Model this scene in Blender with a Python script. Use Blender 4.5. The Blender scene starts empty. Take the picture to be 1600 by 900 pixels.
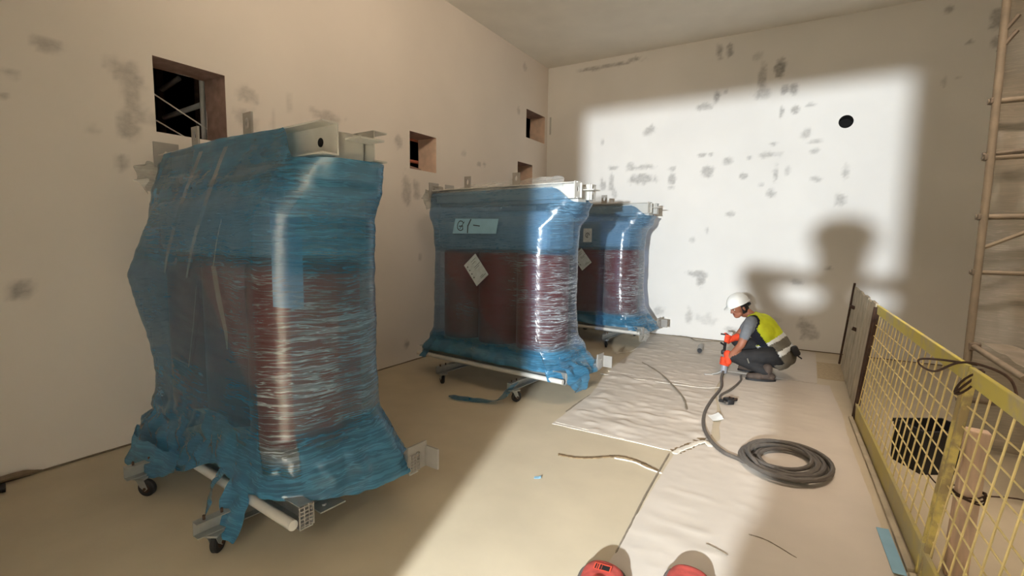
import bpy, bmesh, math, random
from mathutils import Vector, Matrix, noise
random.seed(7)
V = Vector
SC = bpy.context.scene
COL = SC.collection

# ------------------------------------------------------------------ camera
F_PX, YAW, PITCH, ROLL = 772.63, 0.539905, 0.101618, 0.013949
CAM = V((4.1792, 0.0, 1.55))
fw = V((-math.sin(YAW)*math.cos(PITCH), math.cos(YAW)*math.cos(PITCH), -math.sin(PITCH)))
r0 = V((math.cos(YAW), math.sin(YAW), 0)); u0 = r0.cross(fw)
RT = r0*math.cos(ROLL) + u0*math.sin(ROLL)
UP = -r0*math.sin(ROLL) + u0*math.cos(ROLL)
cd = bpy.data.cameras.new('camera'); cam = bpy.data.objects.new('camera', cd); COL.objects.link(cam)
cam.matrix_world = Matrix(((RT.x, UP.x, -fw.x, CAM.x), (RT.y, UP.y, -fw.y, CAM.y), (RT.z, UP.z, -fw.z, CAM.z), (0, 0, 0, 1)))
cd.sensor_width = 36.0; cd.lens = 36.0*F_PX/1600; cd.clip_start = 0.02
SC.camera = cam

def hit(px, py, ax, val):
    """where the photograph's ray through a pixel meets a wall or floor plane of the room"""
    d = fw + RT*((px-800)/F_PX) - UP*((py-450)/F_PX)
    return CAM + d*((val-CAM[ax])/d[ax])

# ------------------------------------------------------------------ world, lights, exposure
w = bpy.data.worlds.new('world'); SC.world = w; w.use_nodes = True
w.node_tree.nodes['Background'].inputs[0].default_value = (0.9, 0.75, 0.6, 1)
w.node_tree.nodes['Background'].inputs[1].default_value = 0.02
SC.view_settings.view_transform = 'Standard'; SC.view_settings.look = 'None'
SC.view_settings.gamma = 1.0; SC.view_settings.use_curve_mapping = False
SC.view_settings.exposure = 0.0
SC.cycles.use_denoising = True
SC.cycles.max_bounces = 10; SC.cycles.diffuse_bounces = 6; SC.cycles.transparent_max_bounces = 16
SC.cycles.sample_clamp_indirect = 6.0

LAMP = V((4.10, -3.30, 1.85))         # flood lamp standing in the corridor behind the doorway
def light(name, kind, loc, energy, color, target=None, **kw):
    l = bpy.data.lights.new(name, kind); l.energy = energy; l.color = color
    for k, v in kw.items(): setattr(l, k, v)
    o = bpy.data.objects.new(name, l); COL.objects.link(o); o.location = loc
    if target is not None:
        o.rotation_euler = (V(target)-V(loc)).to_track_quat('-Z', 'Y').to_euler()
    return o
light('flood_lamp_light', 'AREA', LAMP, 1150, (0.88, 0.955, 1.0), (3.3, 8.0, 1.3), shape='DISK', size=0.115)
light('added_fill_light', 'AREA', (3.3, 1.6, 4.30), 26, (1.0, 0.80, 0.60), (0.0, 4.6, 4.2), shape='RECTANGLE', size=1.4, size_y=0.16, spread=1.75)  # unseen lamp added to brighten the upper left wall
light('added_fill_light', 'AREA', (5.0, 3.2, 4.36), 29, (1.0, 0.82, 0.66), (5.0, 4.6, 0.0), shape='RECTANGLE', size=1.4, size_y=0.16, spread=1.5)  # another added lamp, fills in the right side and the ceiling

light('added_corridor_fill', 'AREA', (4.0, -2.1, 2.86), 45, (1.0, 0.90, 0.78), (4.0, -2.1, 0.0), shape='RECTANGLE', size=1.2, size_y=0.3)  # added lamp that sends soft fill through the doorway

# ------------------------------------------------------------------ materials
def srgb(r, g, b):
    f = lambda c: (c/255/12.92 if c/255 <= .04045 else ((c/255+.055)/1.055)**2.4)
    return (f(r), f(g), f(b), 1)
class NT:
    def __init__(s, name):
        s.m = bpy.data.materials.new(name); s.m.use_nodes = True
        s.t = s.m.node_tree; s.t.nodes.clear()
        s.out = s.n('ShaderNodeOutputMaterial')
    def n(s, typ, **kw):
        nd = s.t.nodes.new(typ)
        for k, v in kw.items():
            if k.startswith('i_'):
                key = k[2:]; nd.inputs[int(key) if key.isdigit() else key.replace('_', ' ')].default_value = v
            else: setattr(nd, k, v)
        return nd
    def l(s, a, b, ao=0, bi=0):
        s.t.links.new(a.outputs[ao], b.inputs[bi])
    def ramp(s, src, stops, ao=0):
        r = s.n('ShaderNodeValToRGB'); e = r.color_ramp.elements
        while len(e) < len(stops): e.new(0.5)
        for x, (p, c) in zip(e, stops):
            x.position = p; x.color = c if hasattr(c, '__len__') else (c, c, c, 1)
        s.l(src, r, ao, 0); return r
    def math(s, op, a, b, clamp=False):
        m = s.n('ShaderNodeMath', operation=op, use_clamp=clamp)
        for i, x in enumerate((a, b)):
            if isinstance(x, (int, float)): m.inputs[i].default_value = x
            elif isinstance(x, tuple): s.t.links.new(x[0].outputs[x[1]], m.inputs[i])
            else: s.l(x, m, 0, i)
        return m
    def mix(s, fac, a, b):
        m = s.n('ShaderNodeMix', data_type='RGBA')
        for idx, x in ((0, fac), (6, a), (7, b)):
            if isinstance(x, (int, float, tuple)) : m.inputs[idx].default_value = x
            else: s.t.links.new(x.outputs[2 if x.bl_idname == 'ShaderNodeMix' else 0], m.inputs[idx])
        return m

def col_out(x): return x.outputs[2] if x.bl_idname == 'ShaderNodeMix' else x.outputs[0]
MAT = {}
def plain(name, rgb, rough=0.5, metal=0.0, vary=0.12, scale=30, bump=0.0, bscale=80, spec=0.5, stretch=(1, 1, 1)):
    if name in MAT: return MAT[name]
    t = NT(name); c = srgb(*rgb)
    tc = t.n('ShaderNodeTexCoord'); mp = t.n('ShaderNodeMapping'); mp.inputs['Scale'].default_value = stretch
    t.l(tc, mp, 3, 0)
    nz = t.n('ShaderNodeTexNoise', i_Scale=scale, i_Detail=4); t.l(mp, nz)
    dk = tuple(x*(1-vary) for x in c[:3])+(1,); lt = tuple(min(1, x*(1+vary)) for x in c[:3])+(1,)
    rp = t.ramp(nz, [(0.3, dk), (0.7, lt)])
    b = t.n('ShaderNodeBsdfPrincipled', i_Roughness=rough, i_Metallic=metal); b.inputs['Specular IOR Level'].default_value = spec
    t.l(rp, b, 0, 0)
    if bump:
        n2 = t.n('ShaderNodeTexNoise', i_Scale=bscale, i_Detail=5); t.l(mp, n2)
        bp = t.n('ShaderNodeBump', i_Strength=bump, i_Distance=0.004); t.l(n2, bp, 0, 2)
        t.t.links.new(bp.outputs[0], b.inputs['Normal'])
    t.l(b, t.out); MAT[name] = t.m; return t.m

def wall_mat(name, base, stain_rgb):
    t = NT(name); tc = t.n('ShaderNodeTexCoord')
    n1 = t.n('ShaderNodeTexNoise', i_Scale=0.8, i_Detail=4); t.l(tc, n1, 3, 0)
    c = srgb(*base); dk = tuple(x*.93 for x in c[:3])+(1,)
    r1 = t.ramp(n1, [(0.35, dk), (0.65, c)])
    at = t.n('ShaderNodeAttribute', attribute_name='stain')
    mp = t.n('ShaderNodeMapping'); mp.inputs['Scale'].default_value = (1, 1, 1.6); t.l(tc, mp, 3, 0)
    n2 = t.n('ShaderNodeTexNoise', i_Scale=18, i_Detail=5, i_Roughness=0.6); t.l(mp, n2)
    r2 = t.ramp(n2, [(0.28, 0.55), (0.62, 1.0)])
    f = t.math('MULTIPLY', (at, 2), r2, True)
    mx = t.mix(0.5, r1, srgb(*stain_rgb)); t.t.links.new(f.outputs[0], mx.inputs[0])
    b = t.n('ShaderNodeBsdfPrincipled', i_Roughness=0.9); b.inputs['Specular IOR Level'].default_value = 0.2
    t.l(mx, b, 2, 0)
    n3 = t.n('ShaderNodeTexNoise', i_Scale=55, i_Detail=4); t.l(tc, n3, 3, 0)
    bp = t.n('ShaderNodeBump', i_Strength=0.12, i_Distance=0.004); t.l(n3, bp, 0, 2)
    t.t.links.new(bp.outputs[0], b.inputs['Normal']); t.l(b, t.out); return t.m

def film_mat(name, tint_lo, tint_hi, body, streak_lo=0.02, streak_hi=0.45, gloss=0.27):
    """thin stretch film: tinted see-through, whitish where it creases, glossy"""
    t = NT(name); tc = t.n('ShaderNodeTexCoord')
    at = t.n('ShaderNodeAttribute', attribute_name='layers')
    dn = t.n('ShaderNodeTexNoise', i_Scale=3.0, i_Detail=3); t.l(tc, dn, 3, 0)
    ad = t.n('ShaderNodeVectorMath', operation='MULTIPLY_ADD'); t.l(dn, ad, 1, 0)
    ad.inputs[1].default_value = (0.05, 0.05, 0.07); t.l(tc, ad, 3, 2)
    mp = t.n('ShaderNodeMapping'); mp.inputs['Scale'].default_value = (1.8, 1.8, 48); mp.inputs['Rotation'].default_value = (0, 0.05, 0); t.l(ad, mp)
    n1 = t.n('ShaderNodeTexNoise', i_Scale=1.6, i_Detail=5, i_Roughness=0.55); t.l(mp, n1)
    mp2 = t.n('ShaderNodeMapping'); mp2.inputs['Scale'].default_value = (2.6, 2.6, 46); mp2.inputs['Rotation'].default_value = (0.10, -0.20, 0); t.l(ad, mp2)
    n2 = t.n('ShaderNodeTexNoise', i_Scale=1.3, i_Detail=4); t.l(mp2, n2)
    pn = t.n('ShaderNodeTexNoise', i_Scale=2.4, i_Detail=3); t.l(tc, pn, 3, 0)
    patch = t.ramp(pn, [(0.36, 0.3), (0.62, 1.0)])
    s1 = t.ramp(n1, [(0.48, 0.0), (0.75, 0.75)]); s2 = t.ramp(n2, [(0.470, 0.0), (0.50, 1.0), (0.530, 0.0)])
    cr = t.n('ShaderNodeAttribute', attribute_name='crease')
    sm = t.math('ADD', s1, s2, True); sk0 = t.math('MULTIPLY', sm, patch); sk = t.math('MULTIPLY', sk0, (cr, 2))
    st = t.math('MULTIPLY_ADD', sk, streak_hi); st.inputs[2].default_value = streak_lo
    lay = t.math('MULTIPLY', (at, 2), 0.60)
    lv = t.math('MULTIPLY_ADD', patch, 0.55); lv.inputs[2].default_value = 0.55; lay2 = t.math('MULTIPLY', lay, lv); fac = t.math('ADD', st, lay2, True)
    tint = t.mix(0.5, tint_lo, tint_hi); t.t.links.new(at.outputs[2], tint.inputs[0])
    bodyc = t.mix(0.5, tuple(0.14*a+0.86*b for a, b in zip(body, (0.80, 0.82, 0.84, 1))), body); bf = t.math('MULTIPLY', (at, 2), 1.7, True); t.t.links.new(bf.outputs[0], bodyc.inputs[0])
    tr = t.n('ShaderNodeBsdfTransparent'); t.l(tint, tr, 2, 0)
    df = t.n('ShaderNodeBsdfDiffuse'); t.l(bodyc, df, 2, 0)
    tl = t.n('ShaderNodeBsdfTranslucent'); t.l(bodyc, tl, 2, 0)
    dm = t.n('ShaderNodeMixShader', i_0=0.3); t.l(df, dm, 0, 1); t.l(tl, dm, 0, 2)
    bs = t.n('ShaderNodeMixShader'); t.l(fac, bs, 0, 0); t.l(tr, bs, 0, 1); t.l(dm, bs, 0, 2)
    bp = t.n('ShaderNodeBump', i_Strength=0.9, i_Distance=0.016)
    n4 = t.n('ShaderNodeTexNoise', i_Scale=16, i_Detail=3, i_Distortion=1.2); t.l(tc, n4, 3, 0)
    h0 = t.math('ADD', n1, n2); h4 = t.math('MULTIPLY', n4, 1.6); hs = t.math('ADD', h0, h4); t.l(hs, bp, 0, 2)
    gl = t.n('ShaderNodeBsdfGlossy', i_Roughness=gloss); gl.inputs[0].default_value = (1, 1, 1, 1)
    for nd in (gl, df): t.t.links.new(bp.outputs[0], nd.inputs['Normal'])
    fr = t.n('ShaderNodeLayerWeight', i_Blend=0.5); t.t.links.new(bp.outputs[0], fr.inputs['Normal'])
    fp = t.math('POWER', (fr, 1), 4.0); fm = t.math('MULTIPLY_ADD', fp, 0.55, True); fm.inputs[2].default_value = 0.045
    mx = t.n('ShaderNodeMixShader'); t.l(fm, mx, 0, 0); t.l(bs, mx, 0, 1); t.l(gl, mx, 0, 2)
    t.l(mx, t.out); return t.m

M_LEFT = wall_mat('plaster_left', (226, 217, 207), (124, 118, 114))
M_BACK = wall_mat('plaster_back', (236, 233, 228), (140, 137, 134))
M_CEIL = plain('ceiling_paint', (234, 229, 219), 0.9, vary=0.04, scale=2, spec=0.2)
M_FLOOR = plain('floor_coating', (192, 179, 155), 0.55, vary=0.06, scale=3, bump=0.35, bscale=260, spec=0.35)
M_SHEET = plain('floor_fleece', (200, 191, 180), 0.75, vary=0.05, scale=2.2, bump=0.15, bscale=300, spec=0.25)
M_RUBBLE = plain('cut_masonry', (164, 136, 124), 0.95, vary=0.2, scale=14, bump=0.8, bscale=40)
M_WOOD_R = plain('cut_board', (232, 204, 182), 0.85, vary=0.12, scale=9, bump=0.4, bscale=30)
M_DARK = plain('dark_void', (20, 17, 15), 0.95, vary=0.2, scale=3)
M_STEEL = plain('galvanised_steel', (172, 174, 172), 0.38, 0.75, 0.12, 18, bump=0.06)
M_GREY = plain('grey_painted_steel', (158, 154, 148), 0.5, 0.2, 0.06, 12)
M_WHITE = plain('white_painted_steel', (196, 194, 188), 0.45, 0.0, 0.05, 12)
M_RED = plain('red_cast_resin', (128, 22, 18), 0.5, 0.0, 0.18, 6)
M_FOAM = plain('pale_foam_packing', (186, 194, 198), 0.8, 0.0, 0.1, 5)
M_BLACK = plain('black_rubber', (26, 25, 26), 0.6, 0.0, 0.15, 20)
M_PAPER = plain('white_paper', (222, 224, 222), 0.7, 0.0, 0.03, 10)
M_INK = plain('dark_ink', (32, 36, 52), 0.7, 0.0, 0.1, 40)
M_BLUEPAPER = plain('pale_blue_tape', (134, 176, 200), 0.6, 0.0, 0.06, 10)
def worn(name, a, b, scale):
    t = NT(name); tc = t.n('ShaderNodeTexCoord'); n1 = t.n('ShaderNodeTexNoise', i_Scale=scale, i_Detail=6, i_Roughness=.6); t.l(tc, n1, 3, 0)
    r = t.ramp(n1, [(.44, srgb(*a)), (.56, srgb(*b))]); bs = t.n('ShaderNodeBsdfPrincipled', i_Roughness=.7); t.l(r, bs, 0, 0)
    bp = t.n('ShaderNodeBump', i_Strength=.3, i_Distance=.003); t.l(n1, bp, 0, 2); t.t.links.new(bp.outputs[0], bs.inputs['Normal']); t.l(bs, t.out); return t.m
M_YELLOW = worn('worn_yellow_paint', (184, 172, 132), (204, 190, 92), 3.5)
M_KICK = worn('scuffed_kick_plate', (176, 164, 122), (190, 174, 104), 3)
M_RUSTY = worn('rusty_yellow_paint', (158, 140, 98), (208, 190, 112), 9)
M_YWIRE = plain('yellow_wire', (226, 208, 148), 0.5, 0.1, 0.15, 12)
M_DULL = plain('dirty_grey_board', (176, 164, 142), 0.8, 0.0, 0.2, 7, bump=0.3, bscale=30)
M_RUST = plain('rusty_steel', (74, 54, 42), 0.8, 0.3, 0.35, 25)
M_TIMBER = plain('raw_timber', (212, 184, 160), 0.75, 0.0, 0.18, 8, bump=0.3, stretch=(4, 4, 0.6))
M_HOSE = plain('grey_rubber_cable', (92, 86, 80), 0.55, 0.0, 0.15, 20)
FILM = film_mat('blue_stretch_film', (0.54, 0.62, 0.76, 1), (0.33, 0.55, 0.72, 1), srgb(74, 138, 176), 0.01, 0.58)
CLEARFILM = film_mat('clear_stretch_film', (0.93, 0.94, 0.94, 1), (0.86, 0.88, 0.88, 1), srgb(200, 198, 190), 0.10, 0.40)

# ------------------------------------------------------------------ mesh helpers
class MB:
    def __init__(s): s.v = []; s.f = []; s.sm = False
    def add(s, vs, fs):
        b = len(s.v); s.v += [V(x) for x in vs]; s.f += [tuple(i+b for i in f) for f in fs]; return s
    def box(s, c, d, M=None):
        x, y, z = d[0]/2, d[1]/2, d[2]/2; c = V(c)
        vs = [V((i, j, k)) for i in (-x, x) for j in (-y, y) for k in (-z, z)]
        vs = [(M @ p if M else p)+c for p in vs]
        return s.add(vs, [(0, 1, 3, 2), (4, 6, 7, 5), (0, 4, 5, 1), (2, 3, 7, 6), (0, 2, 6, 4), (1, 5, 7, 3)])
    def cbox(s, c, d, ch=0.006, M=None):
        """box with chamfered edges"""
        bm = bmesh.new(); bmesh.ops.create_cube(bm, size=1)
        for v in bm.verts: v.co = V((v.co.x*d[0], v.co.y*d[1], v.co.z*d[2]))
        bmesh.ops.bevel(bm, geom=bm.edges[:], offset=min(ch, min(d)*.45), segments=2, affect='EDGES', profile=.5)
        bm.verts.index_update()
        vs = [(M @ v.co if M else v.co)+V(c) for v in bm.verts]; fs = [tuple(v.index for v in f.verts) for f in bm.faces]
        bm.free(); return s.add(vs, fs)
    def prism(s, poly, a, b, fn):
        """extrude a 2D polygon from a to b; fn(p, q, t) -> point"""
        n = len(poly); vs = [fn(p, q, t) for t in (a, b) for p, q in poly]
        fs = [(i, (i+1) % n, n+(i+1) % n, n+i) for i in range(n)]+[tuple(range(n-1, -1, -1)), tuple(range(n, 2*n))]
        return s.add(vs, fs)
    def tube(s, pts, r, n=10, cap=True):
        pts = [V(p) for p in pts]; k = len(pts); rs = r if hasattr(r, '__len__') else [r]*k
        tan = [(pts[min(i+1, k-1)]-pts[max(i-1, 0)]).normalized() for i in range(k)]
        nrm = tan[0].orthogonal().normalized(); vs = []; fs = []
        for i in range(k):
            nrm = (nrm-tan[i]*nrm.dot(tan[i])).normalized(); bi = tan[i].cross(nrm)
            for j in range(n):
                a = 2*math.pi*j/n; vs.append(pts[i]+(nrm*math.cos(a)+bi*math.sin(a))*rs[i])
        for i in range(k-1):
            for j in range(n):
                fs.append((i*n+j, i*n+(j+1) % n, (i+1)*n+(j+1) % n, (i+1)*n+j))
        if cap: fs += [tuple(range(n-1, -1, -1)), tuple(range((k-1)*n, k*n))]
        s.sm = True; return s.add(vs, fs)
    def ell(s, c, rad, M=None, u=16, v=10):
        vs = []; fs = []; c = V(c)
        for i in range(v+1):
            th = math.pi*i/v
            for j in range(u):
                ph = 2*math.pi*j/u
                p = V((rad[0]*math.sin(th)*math.cos(ph), rad[1]*math.sin(th)*math.sin(ph), rad[2]*math.cos(th)))
                vs.append((M @ p if M else p)+c)
        for i in range(v):
            for j in range(u): fs.append((i*u+j, (i+1)*u+j, (i+1)*u+(j+1) % u, i*u+(j+1) % u))
        s.sm = True; return s.add(vs, fs)
    def build(s, name, mat, parent=None, smooth=None):
        me = bpy.data.meshes.new(name); me.from_pydata([tuple(x) for x in s.v], [], s.f); me.update()
        bm = bmesh.new(); bm.from_mesh(me); bmesh.ops.recalc_face_normals(bm, faces=bm.faces); bm.to_mesh(me); bm.free()
        return finish(name, me, mat, parent, s.sm if smooth is None else smooth)
def finish(name, me, mat, parent=None, smooth=False):
    for m in (mat if isinstance(mat, (list, tuple)) else [mat]): me.materials.append(m)
    o = bpy.data.objects.new(name, me); COL.objects.link(o)
    if parent: o.parent = parent
    if smooth:
        for p in me.polygons: p.use_smooth = True
        try:
            me.set_sharp_from_angle(angle=math.radians(42))
        except Exception: pass
    return o
def tag(o, label=None, cat=None, group=None, kind=None):
    for k, v in (('label', label), ('category', cat), ('group', group), ('kind', kind)):
        if v: o[k] = v
    return o
def empty(name, loc=(0, 0, 0), rz=0):
    o = bpy.data.objects.new(name, None); COL.objects.link(o); o.location = loc; o.rotation_euler.z = rz
    o.empty_display_size = 0.1; return o
def copy_part(src, parent, loc=None):
    c = src.copy(); COL.objects.link(c); c.parent = parent
    if loc is not None: c.location = loc
    return c
def frame(x, z):
    """rotation whose X axis is x and Z axis near z"""
    x = V(x).normalized(); y = V(z).cross(x).normalized(); z = x.cross(y)
    return Matrix((x, y, z)).transposed()
def smoothstep(a, b, x):
    t = max(0, min(1, (x-a)/(b-a))); return t*t*(3-2*t)
def interp(tab, x):
    if x <= tab[0][0]: return tab[0][1:]
    for a, b in zip(tab, tab[1:]):
        if x <= b[0]:
            t = (x-a[0])/(b[0]-a[0]); t = t*t*(3-2*t)
            return tuple(p+(q-p)*t for p, q in zip(a[1:], b[1:]))
    return tab[-1][1:]
def catmull(pts, n=8):
    pts = [V(p) for p in pts]; out = []
    for i in range(len(pts)-1):
        p0 = pts[max(i-1, 0)]; p1 = pts[i]; p2 = pts[i+1]; p3 = pts[min(i+2, len(pts)-1)]
        for k in range(n):
            t = k/n
            out.append(0.5*((2*p1)+(p2-p0)*t+(2*p0-5*p1+4*p2-p3)*t*t+(3*p1-p0-3*p2+p3)*t**3))
    return out+[pts[-1]]

# ------------------------------------------------------------------ the room
D, Z, XR, YB = 8.13, 4.54, 7.6, -0.60
# plaster smudges: pixel x, y, half-width, half-height, strength
S_BACK = [(1125,80,5,10,.8),(1142,79,5,10,.8),(1185,88,9,6,.35),(1219,108,10,15,.95),(1191,125,6,22,.6),(1191,146,14,8,.5),(1119,151,6,11,.8),
 (1102,166,12,5,.6),(1134,144,4,3,.5),(1228,138,7,6,.8),(1241,138,7,7,.8),(1221,175,2.5,9,.7),(1243,171,6,6,.7),(1268,164,10,2.5,.5),
 (1014,204,9,7,.6),(941,222,3,5,.5),(959,262,8,3,.6),(1001,262,20,4,.6),(1003,280,22,8,.7),(985,258,6,4,.5),(941,289,5,8,.7),(955,287,4,14,.6),(959,302,4,8,.5),
 (1050,280,5,9,.7),(1050,264,5,3,.6),(1048,293,5,3,.5),(1097,242,7,3,.7),(1111,241,3,3,.7),(1137,252,8,6,.6),(1106,268,9,8,.7),(1161,275,6,4,.7),
 (1170,247,5,3,.6),(1201,242,16,4,.55),(1209,224,8,3,.6),(1212,271,4,12,.6),(1231,267,5,7,.4),(1205,302,7,7,.6),(1190,289,5,2,.4),(1259,209,7,7,.55),
 (1272,221,12,2.5,.5),(1274,235,9,4,.6),(1275,280,8,5,.6),(1321,269,5,9,.55),(1312,312,8,9,.6),(1141,334,6,4,.55),(1105,360,2.5,5,.5),(1083,376,5,5,.4),
 (1089,428,14,5,.7),(1095,437,6,12,.7),(1294,419,8,2,.6),(1245,440,10,4,.5),(1030,485,8,8,.5),(1076,495,5,11,.5),(1105,500,16,8,.3),(1140,516,10,6,.5),
 (1258,513,13,14,.75),(1268,523,10,6,.6),(1560,30,11,18,.7),(1555,66,7,10,.6),(1485,14,8,5,.7),(1515,66,5,2.5,.6),(1476,128,4,9,.4),(1497,122,4,2,.4),
 (950,103,48,2.2,.75),(925,108,15,3,.7),(992,93,10,3,.7),(1210,500,10,5,.3)]
S_LEFT = [(75,68,26,11,.55),(58,64,10,8,.4),(12,115,16,6,.5),(5,150,9,5,.5),(200,112,26,20,.6),(207,155,16,35,.5),(200,200,16,24,.6),(212,175,20,15,.4),
 (190,256,8,11,.6),(145,204,9,6,.3),(32,450,22,14,.75),(25,458,14,10,.5),(385,150,16,13,.45),(385,184,16,20,.45),(400,215,10,12,.35),(512,183,22,9,.5),(500,176,14,6,.4),
 (427,195,3,26,.25),(452,160,3,14,.25),(635,300,6,26,.5),(650,298,5,16,.5),(622,222,6,10,.5),(636,538,4,8,.7),(656,402,3,6,.4),(748,257,3,3,.5),(756,257,3,3,.5),
 (798,288,2,8,.35),(820,104,3,8,.35),(810,172,2,5,.4),(260,190,30,9,.25),(725,240,4,4,.3)]
def stains(lst, ax, val):
    out = []
    for px, py, w_, h_, s in lst:
        c = hit(px, py, ax, val)
        e = hit(px+w_, py, ax, val); t = hit(px, py-h_, ax, val)
        o = 1-ax
        out.append((c[o], c.z, abs(e[o]-c[o])+.004, abs(t.z-c.z)+.004, s*.92))
    return out
def stain_at(lst, u, z):
    best = 0.0
    for cu, cz, ru, rz, s in lst:
        du = (u-cu)/ru; dz = (z-cz)/rz
        if abs(du) < 1.9 and abs(dz) < 1.9:
            wob = noise.noise((u*9+3*cu, z*9, cu*5))*.55+noise.noise((u*27, z*27, cz*5))*.35
            d = math.sqrt(du*du+dz*dz)+wob
            best = max(best, s*(1-smoothstep(.55, 1.25, d)))
    return best
def grid_lines(a, b, step, extra):
    n = int(round((b-a)/step)); L = [a+(b-a)*i/n for i in range(n+1)]
    L = [x for x in L if all(abs(x-e) > step*.45 for e in extra)]+list(extra)
    return sorted(L)
def wall_grid(name, mat, pt, ur, zr, holes, lst, step, thick, shape_hole=None):
    """plastered wall front as a fine grid, with real openings; pt(u, z, depth) -> point"""
    us = grid_lines(*ur, step, sorted({h[i] for h in holes for i in (0, 1)}))
    zs = grid_lines(*zr, step, sorted({h[i] for h in holes for i in (2, 3)}))
    nu, nz = len(us), len(zs); vs = []; st = []; fs = []
    for z in zs:
        for u in us:
            vs.append(pt(u, z, 0)); st.append(stain_at(lst, u, z))
    for j in range(nz-1):
        for i in range(nu-1):
            cu = (us[i]+us[i+1])/2; cz = (zs[j]+zs[j+1])/2
            if any(h[0] < cu < h[1] and h[2] < cz < h[3] for h in holes): continue
            fs.append((j*nu+i, j*nu+i+1, (j+1)*nu+i+1, (j+1)*nu+i))
    # thickness: back sheet with the same openings, outer rim
    me = bpy.data.meshes.new(name)
    b = len(vs); U = [ur[0], *sorted({h[i] for h in holes for i in (0, 1)}), ur[1]]; ZZ = [zr[0], *sorted({h[i] for h in holes for i in (2, 3)}), zr[1]]
    for z in ZZ:
        for u in U: vs.append(pt(u, z, thick)); st.append(0)
    for j in range(len(ZZ)-1):
        for i in range(len(U)-1):
            cu = (U[i]+U[i+1])/2; cz = (ZZ[j]+ZZ[j+1])/2
            if any(h[0] < cu < h[1] and h[2] < cz < h[3] for h in holes): continue
            n = len(U); fs.append((b+j*n+i, b+(j+1)*n+i, b+(j+1)*n+i+1, b+j*n+i+1))
    me.from_pydata([tuple(p) for p in vs], [], fs); me.update()
    a = me.attributes.new('stain', 'FLOAT', 'POINT'); a.data.foreach_set('value', st)
    o = finish(name, me, mat); tag(o, kind='structure'); return o

# openings in the left wall: y0, y1, z0, z1
HOLES = []
for a, b in (((238, 92), (355, 213)), ((640, 205), (682, 270)), ((823, 171), (853, 224)), ((809, 253), (831, 300))):
    p = hit(*a, 0, 0); q = hit(*b, 0, 0); HOLES.append((p.y, q.y, q.z, p.z))
# perspective makes the pixel's lower right corner sit lower; real openings are level rectangles
HOLES[0] = (1.85, 2.37, 2.29, 2.83); HOLES[1] = (4.55, 5.04, 2.36, 2.80); HOLES[2] = (7.36, 8.03, 3.22, 3.68); HOLES[3] = (7.10, 7.60, 2.30, 2.79)
wl = wall_grid('wall_left', M_LEFT, lambda u, z, d: V((-d, u, z)), (YB, D), (0, Z), HOLES, stains(S_LEFT, 0, 0.0), 0.03, 0.30)
pc = hit(1322, 190, 1, D); HC = (pc.x, pc.z); HR = 0.085
wb = wall_grid('wall_back', M_BACK, lambda u, z, d: V((u, D+d, z)), (0, XR), (0, Z), [(HC[0]-.1, HC[0]+.1, HC[1]-.1, HC[1]+.1)], stains(S_BACK, 1, D), 0.028, 0.25)
m = MB(); n = 24; ring = []
for i in range(n):   # plaster collar from the square grid gap to the round core hole, then the bore
    a = 2*math.pi*i/n; c, s_ = math.cos(a), math.sin(a); k = 0.1/max(abs(c), abs(s_))
    ring += [V((HC[0]+c*k, D, HC[1]+s_*k)), V((HC[0]+c*HR, D+.001, HC[1]+s_*HR)), V((HC[0]+c*HR, D+.24, HC[1]+s_*HR))]
m.add(ring, [(3*i+j, 3*((i+1) % n)+j, 3*((i+1) % n)+j+1, 3*i+j+1) for i in range(n) for j in (0,)])
m.build('hole_collar', M_BACK, wb)
m = MB(); m.add(ring, [(3*i+1, 3*((i+1) % n)+1, 3*((i+1) % n)+2, 3*i+2) for i in range(n)]+[tuple(3*i+2 for i in range(n))])
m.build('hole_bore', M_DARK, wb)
# reveals of the openings
for k, (y0, y1, z0, z1) in enumerate(HOLES):
    rm = M_RUBBLE if k == 0 else M_WOOD_R
    def reveal(nm, A, B, C_, D_, mat):
        # roughly cut strip A-B on the face to C-D at depth
        nn = 9; vs = []
        for i in range(nn):
            t = i/(nn-1)
            for j in range(6):
                s_ = j/5; p = V(A).lerp(V(B), t).lerp(V(C_).lerp(V(D_), t), s_)
                if 0 < j: p += V((noise.noise(p*9), noise.noise(p*9+V((5, 0, 0))), noise.noise(p*9+V((0, 7, 0)))))*.010
                vs.append(p)
        mm = MB(); mm.add(vs, [(i*6+j, (i+1)*6+j, (i+1)*6+j+1, i*6+j+1) for i in range(nn-1) for j in range(5)])
        mm.build(nm, mat, wl, smooth=True)
    dp = -0.30
    reveal('reveal', (0, y1, z0), (0, y1, z1), (dp, y1, z0), (dp, y1, z1), rm)
    reveal('reveal', (0, y0, z0), (0, y0, z1), (dp, y0, z0), (dp, y0, z1), rm)
    reveal('reveal', (0, y0, z1), (0, y1, z1), (dp, y0, z1), (dp, y1, z1), M_RUBBLE)
    reveal('reveal', (0, y0, z0), (0, y1, z0), (dp, y0, z0), (dp, y1, z0), M_RUBBLE)
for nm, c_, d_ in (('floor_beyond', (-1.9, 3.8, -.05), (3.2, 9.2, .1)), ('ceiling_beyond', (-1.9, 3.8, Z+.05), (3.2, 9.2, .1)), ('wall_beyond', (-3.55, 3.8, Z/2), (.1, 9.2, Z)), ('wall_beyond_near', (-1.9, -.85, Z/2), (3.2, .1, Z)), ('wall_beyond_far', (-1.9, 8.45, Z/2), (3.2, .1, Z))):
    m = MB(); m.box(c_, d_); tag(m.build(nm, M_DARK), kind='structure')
m = MB(); m.box((XR/2, 3.75, -.1), (XR+.6, 18, .2)); fl = tag(m.build('floor', M_FLOOR), kind='structure')
m = MB(); m.box((XR/2, D/2+YB/2, Z+.1), (XR+.6, D-YB+.5, .2)); tag(m.build('ceiling', M_CEIL), kind='structure')
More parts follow.
